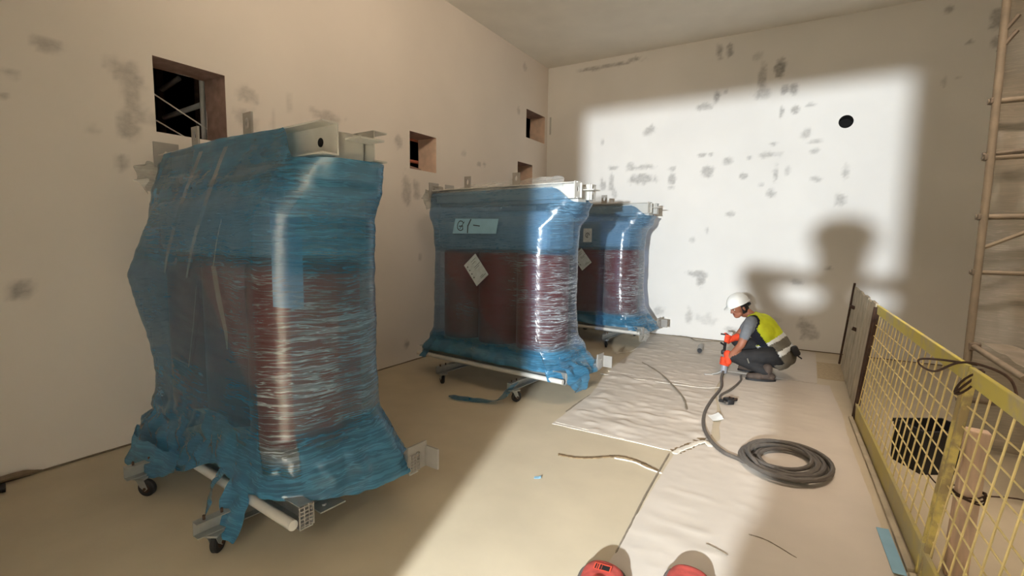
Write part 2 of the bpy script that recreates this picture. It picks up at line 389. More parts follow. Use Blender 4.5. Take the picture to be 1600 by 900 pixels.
m = MB(); m.box((XR+.1, D/2+YB/2, Z/2), (.2, D-YB, Z)); tag(m.build('wall_right', M_BACK), kind='structure')
DX0, DX1, DZ = 3.305, 4.35, 2.28      # doorway behind the camera, through which the flood lamp shines
m = MB(); yb = YB-.1; m.box(((DX0)/2-.15, yb, Z/2), (DX0+.3, .2, Z)); m.box(((DX1+XR)/2, yb, Z/2), (XR-DX1, .2, Z)); m.box(((DX0+DX1)/2, yb, (DZ+Z)/2), (DX1-DX0, .2, Z-DZ))
tag(m.build('wall_door', M_LEFT), kind='structure')
for nm, c_, d_ in (('wall_corridor_left', (2.3, -2.9, 1.5), (.2, 4.2, 3.0)), ('wall_corridor_right', (6.0, -2.9, 1.5), (.2, 4.2, 3.0)), ('wall_corridor_end', (4.15, -5.1, 1.5), (3.9, .2, 3.0)), ('ceiling_corridor', (4.15, -2.95, 3.1), (3.9, 4.3, .2))):
    m = MB(); m.box(c_, d_); tag(m.build(nm, M_CEIL), kind='structure')
m = MB()   # wavy joint of shadow gap and mastic where floor meets wall
pts = [V((.006, .6+i*.25, .006+.004*noise.noise((i*.7, 0, 0)))) for i in range(30)]; m.tube(pts, [.006+.004*abs(noise.noise((i*.9, 3, 0))) for i in range(30)], 6)
tag(m.build('trim_1', plain('joint_mastic', (120, 104, 84), .9)), kind='structure')
m = MB(); pts = [V((.1+i*.25, D-.006, .006)) for i in range(28)]; m.tube(pts, [.006+.004*abs(noise.noise((i*.9, 8, 0))) for i in range(28)], 6)
tag(m.build('trim_2', MAT['joint_mastic']), kind='structure')

# unseen ceiling lamps added for fill light, then the flood lamp; all outside the frame
def added_batten(x, y, which, Z=Z):
    e = empty('added_fill_lamp', (x, y, Z))
    m = MB(); m.cbox((0, 0, -.045), (1.5, .2, .09), .01); m.build('housing', M_WHITE, e)
    t = NT('fill_lamp_glow'); em = t.n('ShaderNodeEmission', i_Strength=3.0); em.inputs[0].default_value = (1, .8, .56, 1); t.l(em, t.out)
    for s_ in (-.05, .05): m = MB(); m.tube([(-.7, s_, -.115), (.7, s_, -.115)], .013, 10); m.build('fill_lamp_tube', t.m, e)
    for s_ in (-.71, .71): m = MB(); m.box((s_, 0, -.11), (.03, .16, .06)); m.build('fill_lamp_holder', M_WHITE, e)
    tag(e, which, 'lamp', 'added fill lamps')
added_batten(3.3, 1.6, 'added white twin-tube fill lamp near the doorway, closest to the left wall')
added_batten(5.0, 3.2, 'added white twin-tube fill lamp above the coiled cable')
added_batten(4.0, -2.1, 'added white twin-tube fill lamp in the corridor behind the doorway', 3.0)
e = empty('flood_lamp', (LAMP.x, LAMP.y-.06, 0))
m = MB()
for k in range(3):
    a = 2.1*k+.3; m.tube([(0, 0, .75), (.45*math.cos(a), .45*math.sin(a), .012)], .012, 8)
m.build('tripod', M_BLACK, e)
m = MB(); m.tube([(0, 0, .6), (0, 0, 1.76)], .014, 10); m.build('pole', M_BLACK, e)
m = MB(); m.cbox((0, -.03, LAMP.z), (.22, .05, .2), .01); m.build('lamp_head', M_YELLOW, e)
tag(e, 'flood lamp on a black tripod in the corridor behind the doorway', 'lamp')

# ------------------------------------------------------------------ wrapped transformers
FOLD = 0.55/0.74
def profile_unit():
    """film outline seen from above, in units: x -1..1 (left, right extents), y -1..1 (front, back)"""
    pts = []
    for i in range(13):   # front-left corner, quarter round
        a = math.pi+math.pi/2*i/12; pts.append((-0.86+0.14*math.cos(a), -0.62+0.38*math.sin(a)))
    for i in range(1, 40): pts.append((-0.86+(FOLD+.86)*i/40, -1-0.03*math.sin(math.pi*i/40)))
    pts.append((FOLD, -1.0))
    for i in range(1, 15):  # right end after the crisp fold
        t = i/14; a = t*math.pi/2; pts.append((FOLD+(1-FOLD)*math.sin(a), -1+1.0*(1-math.cos(a))*.95+.05*t))
    for i in range(1, 6): pts.append((1.0, 0.0+0.4*i/5))
    for i in range(1, 13):
        a = math.pi/2*i/12; pts.append((0.80+0.20*math.cos(a), 0.4+0.6*math.sin(a)))
    for i in range(1, 36): pts.append((0.80-1.66*i/35, 1))
    for i in range(1, 13):
        a = math.pi/2+math.pi/2*i/12; pts.append((-0.86+0.14*math.cos(a), 0.62+0.38*math.sin(a)))
    for i in range(1, 16): pts.append((-1, 0.62-1.24*i/15))
    return pts[:-1]
PU = profile_unit()
def resample(pts, n):
    P = [V((x*1.0, y*.45, 0)) for x, y in pts]; P.append(P[0]); L = [0]
    for a, b in zip(P, P[1:]): L.append(L[-1]+(b-a).length)
    out = []; k = 0
    for i in range(n):
        s = L[-1]*i/n
        while L[k+1] < s: k += 1
        t = (s-L[k])/max(1e-9, L[k+1]-L[k]); a = pts[k]; b = pts[(k+1) % len(pts)]
        out.append((a[0]+(b[0]-a[0])*t, a[1]+(b[1]-a[1])*t))
    return out
def add_attr(me, nm, vals):
    at = me.attributes.new(nm, 'FLOAT', 'POINT'); at.data.foreach_set('value', vals)
def film_mesh(name, tab, hem, top, layers, seed, bulge=None, nu=300, nv=150, amp=1.0, cend=1.6):
    U = resample(PU, nu); vs = []; ly = []; cz = []; fs = []
    # outward direction of every outline point
    for j in range(nv+1):
        for i, (ux, uy) in enumerate(U):
            h, t_ = hem(ux, uy), top(ux, uy); v = j/nv; z = h+(t_-h)*v
            L, R, F, B = interp(tab, z)
            x = (R if ux > 0 else L)*ux; y = (B if uy > 0 else F)*uy
            if bulge: 
                bx, by = bulge(ux, uy, z); x += bx; y += by
            nx, ny = ux*.7, uy; l_ = math.hypot(nx, ny) or 1; nx /= l_; ny /= l_
            sk = 1-smoothstep(.35, .62, z); tp = smoothstep(1.62, 1.85, z)
            p = V((x*2.2+seed, y*2.2, z*17)); q = V((x*4+seed, y*4, z*34)); s3 = V((x*7, y*7+seed, z*6))
            d = noise.noise(p)*.006+abs(noise.noise(q))*.005+noise.noise(V((x*1.3, y*1.3, z*4+seed)))*.008
            d += (sk*.9+tp*.22)*(abs(noise.noise(s3))*.045+abs(noise.noise(s3*2.3))*.02-.012)
            d += sk*math.sin(z*46+noise.noise(V((x*2, y*2, seed)))*7)*.007
            d *= amp
            if sk > 0: z += sk*noise.noise(V((x*4, y*4, seed)))*.015
            vs.append((x+nx*d, y+ny*d, z)); ly.append(min(1, max(0, layers(x, y, z, ux, uy)))); cz.append(cend if ux > FOLD-.004 else .32+.45*smoothstep(.25, FOLD, ux))
    for j in range(nv):
        for i in range(nu):
            a = j*nu+i; b = j*nu+(i+1) % nu; fs.append((a, b, b+nu, a+nu))
    me = bpy.data.meshes.new(name); me.from_pydata(vs, [], fs); me.update()
    at = me.attributes.new('layers', 'FLOAT', 'POINT'); at.data.foreach_set('value', ly)
    add_attr(me, 'crease', cz); return me

def c_rail(m, x0, x1, y, z0, h, d, t=.006, face=-1):
    """C channel along x, open towards face"""
    f = face
    poly = [(0, 0), (f*d, 0), (f*d, t), (f*t, t), (f*t, h-t), (f*d, h-t), (f*d, h), (0, h)]
    m.prism(poly, x0, x1, lambda p, q, s: V((s, y+p, z0+q)))
def plate_hole(m, c, ex, ez, en, w_, h_, hw, hh, t, top_round=True):
    """lifting plate: centre bottom c, width w_, height h_, slot hw x hh, thickness t along en"""
    n = 16; out = []; inn = []
    for i in range(n):
        a = 2*math.pi*i/n; c_, s_ = math.cos(a), math.sin(a); k = 1/max(abs(c_), abs(s_))
        out.append((c_*k*w_/2, h_/2+s_*k*h_/2)); inn.append((c_*hw/2, h_*.55+s_*hh/2))
    vs = []
    for s in (-t/2, t/2):
        for (a, b) in out+inn: vs.append(V(c)+V(ex)*a+V(ez)*b+V(en)*s)
    fs = []
    for i in range(n):
        j = (i+1) % n
        fs += [(i, j, n+j, n+i), (2*n+i, 3*n+i, 3*n+j, 2*n+j), (i, 2*n+i, 2*n+j, j), (n+i, n+j, 3*n+j, 3*n+i)]
    m.add(vs, fs)
PART = {}
def caster(parent, x, y, ang):
    """swivel caster: fork, wheel, tyre"""
    if 'fork' not in PART:
        m = MB(); m.cbox((0, 0, .118), (.085, .085, .008), .002); m.tube([(0, 0, .1), (0, 0, .118)], .022, 12)
        for s in (-1, 1):
            m.prism([(-.022, .105), (.022, .105), (.044, .05), (.028, .036), (.0, .06)], s*.019, s*.023, lambda p, q, t_: V((p, t_, q)))
        m.prism([(-.024, .1), (.024, .1), (.024, .106), (-.024, .106)], -.023, .023, lambda p, q, t_: V((p, t_, q)))
        PART['fork'] = m.build('caster_fork', M_STEEL, parent)
        m = MB(); n = 24; rp = [(.006, -.014), (.043, -.016), (.05, -.010), (.05, .010), (.043, .016), (.006, .014)]
        vs = [V((.028+r*math.cos(2*math.pi*i/n), y_, .05+r*math.sin(2*math.pi*i/n))) for i in range(n) for r, y_ in rp]; k = len(rp)
        m.add(vs, [(i*k+j, i*k+(j+1) % k, ((i+1) % n)*k+(j+1) % k, ((i+1) % n)*k+j) for i in range(n) for j in range(k)])
        m.sm = True; f = PART['fork']; w_ = m.build('wheel', M_BLACK, f)
        m = MB(); m.tube([(.028, -.026, .05), (.028, .026, .05)], .009, 10).tube([(.028, -.0165, .05), (.028, .0165, .05)], .026, 14)
        hb = m.build('hub', M_RUST, f); PART['cw'] = (w_, hb)
        o = f
    else:
        o = copy_part(PART['fork'], parent)
        for c_ in PART['cw']: copy_part(c_, o)
    o.location = (x, y, 0); o.rotation_euler.z = ang
    return o
def transformer(name, loc, rz, label, tab, hem, top, layers, seed, bulge=None, amp=1.0, caster_ang=(.6, 2.2, 1.1, 2.9), right_open=True):
    e = empty(name, loc, rz); tag(e, label, 'transformer', 'wrapped transformers in a row')
    # active part: three resin coils, packing, yokes
    for k, cx in enumerate((-.53, -.035, .46)):
        if 'coil' not in PART:
            n = 40; prof = [(.0, .44), (.8, .44), (.97, .452), (1, .48), (1, 1.37), (.97, 1.395), (.8, 1.41), (0, 1.41)]
            vs = [V((.247*r*math.cos(2*math.pi*i/n), .306*r*math.sin(2*math.pi*i/n), z)) for i in range(n) for r, z in prof]; kk = len(prof)
            m = MB(); m.add(vs, [(i*kk+j, i*kk+j+1, ((i+1) % n)*kk+j+1, ((i+1) % n)*kk+j) for i in range(n) for j in range(kk-1)]); m.sm = True
            PART['coil'] = m.build('resin_coil', M_RED, e); PART['coil'].location = (cx, 0, 0)
        else: copy_part(PART['coil'], e, (cx, 0, 0))
    m = MB(); m.cbox((-.05, 0, 1.62), (1.44, .54, .38), .05); m.build('foam_packing', M_FOAM, e, smooth=False)
    m = MB(); m.cbox((-.01, 0, 1.965), (1.78, .17, .16), .01); m.build('upper_yoke', M_WHITE, e)
    m = MB(); m.cbox((0, 0, .375), (1.62, .20, .12), .01); m.build('lower_yoke', M_GREY, e)
    for s in (-1, 1):
        m = MB(); c_rail(m, -.93, .93, s*.10, 1.92, .15, .085, .008, s); m.build('clamp_beam', M_WHITE, e)
    for s in (-1, 1):
        if not right_open:
            m = MB(); m.tube([(.80, s*.1085, 1.99), (.80, s*.1105, 1.99)], .022, 16); m.build('web_hole', M_BLACK, e)
            continue
        m = MB(); plate_hole(m, (.91, s*.15, 1.92), V((0, 1, 0)), V((0, 0, 1)), V((1, 0, 0)), .13, .155, .035, .05, .008); m.build('end_plate', M_WHITE, e)
    for s in (-1, 1):
        m = MB(); plate_hole(m, (-.955, s*.13, 1.985), V((0, 1, 0)), V((0, 0, 1)), V((1, 0, 0)), .15, .17, .03, .04, .010); m.build('end_plate', M_GREY, e)
    m = MB(); m.cbox((.965, .02, 2.005), (.12, .14, .010), .002); m.build('end_shelf', M_WHITE, e)
    for x in (-.42, .22):
        m = MB(); plate_hole(m, (x, -.16, 2.065), V((1, 0, 0)), V((0, 0, 1)), V((0, 1, 0)), .085, .13, .036, .06, .012); m.build('lifting_eye', M_GREY, e)
    # bogie: two long C rails, two cross beams with casters
    for s in (-1, 1):
        m = MB(); c_rail(m, -.955, .955, s*.30, .205, .115, .065, .006, s); m.build('long_rail', M_STEEL, e)
        m = MB(); m.tube([(-.955, s*.388, .238), (.94, s*.388, .238)], .024, 14); m.build('pipe_guard', M_WHITE, e)
        # cable grille blocks on the rail's right end
        g = MB()
        for i in range(6): g.box((.962, s*.335, .225+.018*i), (.006, .075, .0045))
        for i in range(4): g.box((.962, s*(.300+.023*i), .27), (.006, .004, .105))
        g.build('end_grille', M_GREY, e)
    for x in (-.42, .50):
        m = MB(); c_rail(m, -.62, .62, 0, .126, .075, .05, .005, 1)
        m.v = [V((x+p.y-.025, p.x, p.z)) for p in m.v]; b = m.build('cross_beam', M_STEEL, e)
        for yy in (-.56, -.44): h = MB(); h.tube([(x-.035, yy, .165), (x-.024, yy, .165)], .010, 8); h.build('bolt', M_RUST, b)
        for yy in (-.58, -.50): h = MB(); h.tube([(x, yy, .198), (x, yy, .222)], .007, 6); h.build('bolt', M_RUST, b)
    for k, (x, y) in enumerate(((-.42, -.54), (.50, -.54), (-.42, .54), (.50, .54))): caster(e, x, y, caster_ang[k])
    # angle brackets on the right end
    for yy in (-.16, .16):
        m = MB(); m.prism([(0, .21), (.11, .21), (.11, .216), (.006, .216), (.006, .42), (0, .42)], yy-.07, yy+.07, lambda p, q, t_: V((.80+p, t_, q)))
        m.tube([(.86, yy-.02, .216), (.86, yy-.02, .226)], .012, 6); m.build('foot_bracket', M_STEEL, e)
    m = MB(); plate_hole(m, (.95, .36, .22), V((0, 1, 0)), V((0, 0, 1)), V((1, 0, 0)), .14, .15, .04, .05, .012); m.build('tow_plate', M_GREY, e)
    m = MB(); m.box((1.0, .43, .28), (.1, .012, .12)); m.build('tow_plate', M_GREY, e)
    m2 = MB(); plate_hole(m2, (-.97, -.02, .25), V((0, 1, 0)), V((0, 0, 1)), V((1, 0, 0)), .14, .15, .04, .05, .012); m2.build('tow_plate', M_GREY, e)
    me = film_mesh('wrapping_film', tab, hem, top, layers, seed, bulge, amp=amp)
    fo = finish('wrapping_film', me, FILM, e, True); fo['label'] = 'creased see-through blue stretch film'
    return e
TAB = [(.20, .97, .98, .43, .43), (.30, .95, .95, .41, .41), (.42, .86, .86, .37, .37), (.58, .82, .77, .345, .34), (.85, .81, .745, .335, .335), (1.40, .81, .745, .335, .335),
       (1.62, .83, .76, .33, .33), (1.80, .95, .88, .275, .28), (1.93, .97, .95, .225, .23), (2.06, .96, .95, .20, .21)]
def hem_a(ux, uy):
    h = .30
    if uy < -.5: h = .315+.02*math.sin(ux*7)-.115*smoothstep(.35, -.25, ux)
    if ux > .8: h = .30-.06*smoothstep(-.9, .2, uy)
    if ux < -.8: h = .14
    return h
def top_a(ux, uy):
    t = 2.075-.02*abs(ux)
    if ux < -.85: t -= .05
    if ux > .66: t = 2.065-.155*smoothstep(.66, .80, ux)
    return t
def lay_a(x, y, z, ux, uy):
    d = .10+(.20*smoothstep(FOLD+.002, FOLD-.002, ux) if uy < 0 else .1)  # front deepened up to the fold: its shade put into the tint
    d += .85*(1-smoothstep(.40, .62, z+.16*(x-.2)*(1 if uy < -.7 else 0)))
    d += .42*smoothstep(1.34, 1.42, z-.02*math.sin(x*6))
    d += .22*smoothstep(1.72, 1.76, z)
    if ux < FOLD and uy < -.6:
        d += .30*(1-smoothstep(-.02, .02, x-.1+.9*(z-1.2)+0*.1))*(1 if z < 1.42 else .3)
        d += .26*smoothstep(-.015, .015, .80-z)   # lower front tinted darker still, shade put into the film
    if ux > .93: d += .25
    return d
def bulge_a(ux, uy, z):
    k = smoothstep(-.35, -.98, ux) if uy < .6 else 0
    k = k*(1 if uy < 0 else 1-uy/.6)
    g = max(0, min((z-.66)/.60, (1.64-z)/.36, 1-abs(z-1.26)*.2))
    return (-.23*k*g, -.07*k*g)
t1 = transformer('wrapped_transformer', (1.35, 1.78, 0), -.084, 'large blue-wrapped transformer nearest the camera, left end bulging, not labelled', TAB, hem_a, top_a, lay_a, 3.0, bulge_a, right_open=False)
def hem_b(ux, uy):
    h = .29
    if uy < -.5: h = .30
    if ux < -.8: h = .21
    if ux > .8: h = .22
    return h
def top_b(ux, uy):
    t = 2.03
    if ux > .72: t = 2.02-.13*smoothstep(.72, .95, ux)
    return t
def lay_b(x, y, z, ux, uy):
    d = .10
    d += .75*(1-smoothstep(.40, .56, z))
    d += .40*smoothstep(1.385, 1.395, z-.01*math.sin(x*5))
    if ux < FOLD and uy < -.5:
        d += .22*(1-smoothstep(-.015, .015, z-1.22+.82*(x+.62)))
    if ux > FOLD: d += .25*smoothstep(.62, .70, .95-z)
    return d
t2 = transformer('wrapped_transformer', (1.415, 4.50, 0), -.084, 'middle blue-wrapped transformer with a tilted white label on its dark red front', TAB, hem_b, top_b, lay_b, 11.0, amp=.85, caster_ang=(2.6, 1.2, .4, 2.2))
def lay_c(x, y, z, ux, uy):
    d = .08+.7*(1-smoothstep(.38, .52, z))+.40*smoothstep(1.385, 1.395, z)
    if ux < FOLD and uy < -.5: d += .15*(1-smoothstep(-.015, .015, z-1.2+.8*(x+.1)))
    return d
t3 = transformer('wrapped_transformer', (1.31, 7.25, 0), -.084, 'farthest blue-wrapped transformer in the back corner, shadow thrown on the white wall', TAB, hem_b, top_b, lay_c, 23.0, amp=.8, caster_ang=(1.4, 1.9, .4, 2.2))

M_LABEL = plain('greyed_label_paper', (178, 188, 194), .5)
# paper labels taped on the film
def strokes(m, pts, w_, y):
    pts = [V((p[0], y, p[1])) for p in pts]
    for a, b in zip(pts, pts[1:]):
        t = (b-a).normalized(); s = V((t.z, 0, -t.x))*w_/2; t *= w_*.4
        m.add([a-t+s, b+t+s, b+t-s, a-t-s], [(0, 1, 2, 3)])
def label_sheet(parent, c, w_, h_, rot, y, mat):
    m = MB(); R = Matrix.Rotation(rot, 3, 'Y')
    m.cbox((c[0], y, c[1]), (w_, .002, h_), .0006, R); return m.build('paper_label', mat, parent)
def dia_label(parent, cx, cz, y):
    o = label_sheet(parent, (cx, cz), .20, .27, -.70, y, M_LABEL); o['label'] = 'white paper label taped on at a tilt'
    R = Matrix.Rotation(-.70, 3, 'Y')
    def P(u, v): p = R @ V((u, 0, v)); return (cx+p.x, cz+p.z)
    m = MB()
    for i in range(4):
        c = P(-.07, .09-.045*i); k = [(c[0]+.008*math.cos(a), c[1]+.008*math.sin(a)) for a in [i_*math.pi/4 for i_ in range(9)]]
        m.add([V((p[0], y-.0016, p[1])) for p in k[:8]], [tuple(range(8))])
    for v, l in ((.10, .07), (.075, .05), (.03, .09), (.012, .06), (-.09, .05), (-.105, .08)): strokes(m, [P(0, v), P(l, v)], .004, y-.0016)
    m.build('print', M_INK, o); return o
def tape_label(parent, x0, z0, w_, h_, y):
    m = MB(); m.prism([(0, 0), (w_, .0), (w_+.03, h_*.95), (.04, h_)], y-.001, y+.001, lambda p, q, t_: V((x0+p, t_, z0+q)))
    o = m.build('tape_label', M_BLUEPAPER, parent); o['label'] = 'pale blue tape with hand-drawn marks'
    m = MB(); cx, cz = x0+.115, z0+h_*.52
    strokes(m, [(cx+.045*math.cos(a)*(1+.1*math.sin(2*a)), cz+.05*math.sin(a)) for a in [math.pi*(.18+.16*i) for i in range(11)]], .009, y-.003)
    strokes(m, [(cx-.02, cz-.005), (cx+.028, cz-.002), (cx+.03, cz-.04)], .009, y-.003); strokes(m, [(cx-.01, cz-.03), (cx+.05, cz+.04)], .007, y-.003)
    strokes(m, [(x0+.21, z0+.01), (x0+.215, z0+h_*.5), (x0+.255, z0+h_-.012)], .013, y-.003); strokes(m, [(x0+.29, z0+h_*.55), (x0+.37, z0+h_*.5)], .010, y-.003)
    m.build('handwriting', M_INK, o)
dia_label(t2, -.13, 1.215, -.357); tape_label(t2, -.46, 1.585, .58, .155, -.352)
dia_label(t3, -.02, 1.24, -.357); label_sheet(t3, (.06, 1.60), .14, .20, 0, -.352, M_LABEL)
m = MB(); strokes(m, [(.06+.03*math.cos(a), 1.60+.035*math.sin(a)) for a in [math.pi*.2*i for i in range(9)]], .009, -.355); strokes(m, [(.06, 1.58), (.06, 1.62)], .009, -.355)
m.build('handwriting', M_INK, t3)
# pale blue sheet tucked under the film on the nearest unit's right end
m = MB(); vs = []
for j in range(9):
    for i in range(7):
        a = .50+.62*i/6; vs.append(V((.555+.165*math.sin(a)+.008, -.318+.27*(1-math.cos(a))+.0, 1.20+.50*j/8-.02*i/6)))
m.add(vs, [(j*7+i, j*7+i+1, (j+1)*7+i+1, (j+1)*7+i) for j in range(8) for i in range(6)]); o = m.build('tucked_sheet', M_BLUEPAPER, t1, smooth=True)
o['label'] = 'pale blue sheet under the film'
# loose tails of film hanging from the wraps
def ribbon(name, pts, widths, side, parent, mat, layer=.6, n=8, crumple=.012, cols=7, crease=.7):
    P = catmull(pts, n); k = len(P); vs = []; ly = []
    for i, p in enumerate(P):
        t = i/(k-1); x = t*(len(widths)-1); a = int(min(x, len(widths)-2)); wd = widths[a]+(widths[a+1]-widths[a])*(x-a)
        for j in range(cols):
            s = j/(cols-1)-.5; q = p+V(side)*wd*s
            q += V((noise.noise(q*14), noise.noise(q*14+V((9, 0, 0))), noise.noise(q*14+V((0, 9, 0)))))*crumple
            if parent is None: q.z = max(q.z, .004)
            vs.append(q); ly.append(layer)
    me = bpy.data.meshes.new(name); me.from_pydata([tuple(v) for v in vs], [], [(i*cols+j, i*cols+j+1, (i+1)*cols+j+1, (i+1)*cols+j) for i in range(k-1) for j in range(cols-1)]); me.update()
    add_attr(me, 'layers', ly); add_attr(me, 'crease', [crease]*len(ly)); return finish(name, me, mat, parent, True)
ribbon('film_tail', [(.42, -.36, .33), (.50, -.42, .30), (.53, -.47, .20), (.56, -.50, .07)], [.10, .16, .18, .10], (.9, .2, 0), t1, FILM, .95, crumple=.022)
ribbon('film_tail', [(.28, -.38, .33), (.30, -.44, .28), (.31, -.48, .18), (.30, -.50, .08)], [.10, .14, .12, .03], (.8, -.3, 0), t1, FILM, .9, crumple=.022)
ribbon('film_tail', [(-.74, -.44, .29), (-.70, -.48, .27), (-.62, -.53, .22), (-.38, -.50, .20), (-.16, -.45, .24)], [.03, .14, .2, .2, .1], (0, .25, .9), t1, FILM, 1.0, crumple=.02)
ribbon('film_tail', [(.88, -.30, .40), (.99, -.26, .33), (1.02, -.22, .2), (1.0, -.16, .12)], [.2, .3, .32, .12], (.2, .9, 0), t2, FILM, 1.0, crumple=.035)
ribbon('film_tail', [(.90, -.30, .30), (.97, -.30, .22), (.96, -.3, .12)], [.2, .3, .16], (.3, .9, 0), t3, CLEARFILM, .5, crumple=.04)
ribbon('film_tail', [(-.96, -.16, 1.82), (-1.02, -.14, 1.90), (-1.0, -.12, 1.99), (-.94, -.10, 2.0)], [.2, .3, .34, .2], (0, 1, 0), t1, CLEARFILM, .9, crumple=.06)
ribbon('film_tail', [(-.93, -.16, 1.88), (-.99, -.14, 1.98), (-1.0, -.10, 2.06), (-.93, -.08, 2.1)], [.2, .28, .3, .15], (0, 1, 0), t2, CLEARFILM, .9, crumple=.05)
ribbon('film_tail', [(-.9, -.16, 2.03), (-.3, -.17, 2.06), (.3, -.17, 2.08), (.75, -.16, 2.09)], [.1, .12, .12, .12], (0, .35, .8), t2, CLEARFILM, .3, crumple=.03)
ribbon('film_tail', [(.52, -.52, .2), (.50, -.60, .15), (.44, -.66, .05), (.30, -.70, .008), (.05, -.78, .01), (-.10, -.80, .012)], [.08, .1, .12, .12, .16, .02], (.2, .95, 0), t2, FILM, .6, crumple=.012)

# pale tape bands and taut creases across the nearest unit's front
def on_front(pts, dy=-.012):
    return [V((x, -interp(TAB, z)[2]*1.03+dy, z)) for x, z in pts]
for pts, wd, lay in ((((.10, 2.02), (.05, 1.75), (-.02, 1.52), (-.14, 1.30)), [.045, .05, .04, .02], .02), (((-.20, 2.02), (-.26, 1.75), (-.34, 1.50), (-.45, 1.30)), [.045, .05, .045, .02], .0),
        (((.30, 1.62), (.24, 1.50), (.20, 1.38)), [.003, .007, .008], .5), (((-.02, 1.26), (-.08, 1.05), (-.17, .78)), [.006, .008, .004], .5), (((.20, 1.38), (.24, 1.22), (.30, 1.05), (.31, .95)), [.05, .06, .04, .005], .05)):
    ribbon('film_crease', on_front(pts), wd, (1, 0, 0), t1, CLEARFILM, lay, crumple=.002, cols=5, crease=.2)

# ------------------------------------------------------------------ floor coverings
def sheet(name, label, y0, y1, xl, xr, z0, amp, seed, step=.025, mat=M_SHEET, ridge=None, rag=.006):
    ny = int((y1-y0)/step); nx = int((max(xr(y0), xr(y1))-min(xl(y0), xl(y1)))/step); vs = []; fs = []
    for j in range(ny+1):
        y = y0+(y1-y0)*j/ny; a, b = xl(y), xr(y)
        a += rag*noise.noise((seed, y*9, 0)); b += rag*noise.noise((seed+4, y*9, 0))
        for i in range(nx+1):
            x = a+(b-a)*i/nx; yy = y+(rag*noise.noise((x*9, seed, 2)) if j in (0, ny) else 0)
            edge = min(1, min(i, nx-i, j, ny-j)/4)
            h = max(0, noise.noise((x*2.2+seed, y*5.0, seed))-.10)*.8+max(0, noise.noise((x*7+seed, y*13, 3))-.10)*.9+.15*noise.noise((x*15, y*22, seed))
            if ridge: h += ridge(x, y)
            vs.append((x, yy, z0+amp*h*(.25+.75*edge)))
    n = nx+1
    for j in range(ny):
        for i in range(nx): fs.append((j*n+i, j*n+i+1, (j+1)*n+i+1, (j+1)*n+i))
    per = [i for i in range(nx)]+[j*n+nx for j in range(ny)]+[ny*n+i for i in range(nx, 0, -1)]+[j*n for j in range(ny, 0, -1)]
    b0 = len(vs); vs += [(vs[i][0], vs[i][1], 0.0005) for i in per]; k = len(per)
    fs += [(per[i], b0+i, b0+(i+1) % k, per[(i+1) % k]) for i in range(k)]
    me = bpy.data.meshes.new(name); me.from_pydata(vs, [], fs); me.update()
    o = finish(name, me, mat, None, True); return tag(o, label, 'floor covering', 'pale protective sheets on the floor')
T = lambda tab: (lambda y: interp([(a, b) for a, b in tab], y)[0])
sheet('floor_sheet', 'pale sheet with wavy folds at the foot of the lit wall, beside the farthest transformer', 5.46, 8.06, T([(5.4, 2.24), (6.2, 2.2), (8.1, 2.03)]), T([(5.4, 3.42), (8.1, 3.40)]), .007, .020, 1.0)
sheet('floor_sheet', 'crumpled pale sheet between the middle transformer and the cable, edged with a white line', 3.62, 5.52, T([(3.5, 2.42), (4.4, 2.40), (5.4, 2.27)]), T([(3.6, 3.40), (3.75, 3.47), (4.0, 3.60), (4.6, 3.55), (5.5, 3.42)]), .005, .026, 5.0)
sheet('floor_sheet', 'smooth pale sheet under the cable coil and red shoes', 1.2, 6.24, T([(1.2, 3.46), (3.6, 3.43), (3.72, 3.50), (4.02, 3.67), (4.4, 3.62), (5.4, 3.46), (6.3, 3.43)]), T([(1.2, 4.66), (3, 4.61), (5, 4.53), (6.3, 4.46)]), .006, .007, 9.0)
sheet('floor_sheet', 'pale sheet against the back wall behind the crouching worker', 6.26, 8.06, T([(6.2, 3.43), (8.1, 3.42)]), T([(6.2, 4.34), (8.1, 4.34)]), .006, .009, 13.0)
# raised white seam lines and torn bits
def strip(name, label, pts, wd, h, mat, rag=.3, n=10, seed=0, cat='scrap', group=None):
    P = catmull(pts, n); k = len(P); m = MB(); vs = []
    for i, p in enumerate(P):
        t = (P[min(i+1, k-1)]-P[max(i-1, 0)]).normalized(); s = V((-t.y, t.x, 0)); w_ = wd*(1+rag*noise.noise((i*.8, seed, 0)))*(.25 if i in (0, k-1) else 1)
        hh = h*(1+.5*noise.noise((i*.6, seed, 5)))
        for a, z in ((-.5, 0), (-.45, hh*.8), (.1, hh), (.5, 0)):
            q = p+s*w_*a; vs.append(V((q.x, q.y, p.z+z)))
    m.add(vs, [(i*4+j, i*4+j+1, (i+1)*4+j+1, (i+1)*4+j) for i in range(k-1) for j in range(3)]+[(0, 3, 2, 1), tuple((k-1)*4+j for j in range(4))])
    m.sm = True; o = m.build(name, mat); return tag(o, label, cat, group)
FP0 = lambda px, py, z=0: hit(px, py, 2, z)
M_LINE = plain('white_seam', (226, 220, 208), .8)
strip('seam_tape', 'long white seam line across the crumpled floor sheets', [FP0(938, 584, .006), FP0(1000, 593, .010), FP0(1060, 601, .012), FP0(1100, 606, .010), FP0(1128, 605, .010)], .018, .005, M_LINE, cat='tape')
strip('seam_tape', 'thin white edge line where the crumpled sheet meets the bare floor', [FP0(868, 660, .002), FP0(930, 675, .002), FP0(1000, 693, .002), FP0(1040, 703, .002)], .010, .005, M_LINE, cat='tape')
M_TEAR = plain('torn_brown_film', (118, 98, 70), .8, vary=.25, scale=20)
strip('torn_strip', 'ragged brown strip torn up from the bare floor, in front of the crumpled sheet', [FP0(872, 710), FP0(900, 715), FP0(930, 715), FP0(965, 713), FP0(995, 720), FP0(1030, 737)], .035, .007, M_TEAR, .7)
ts = bpy.data.objects['torn_strip']
def as_part(o, parent, name):
    o.parent = parent; o.name = name
    for k in ('label', 'category', 'group'):
        if k in o: del o[k]
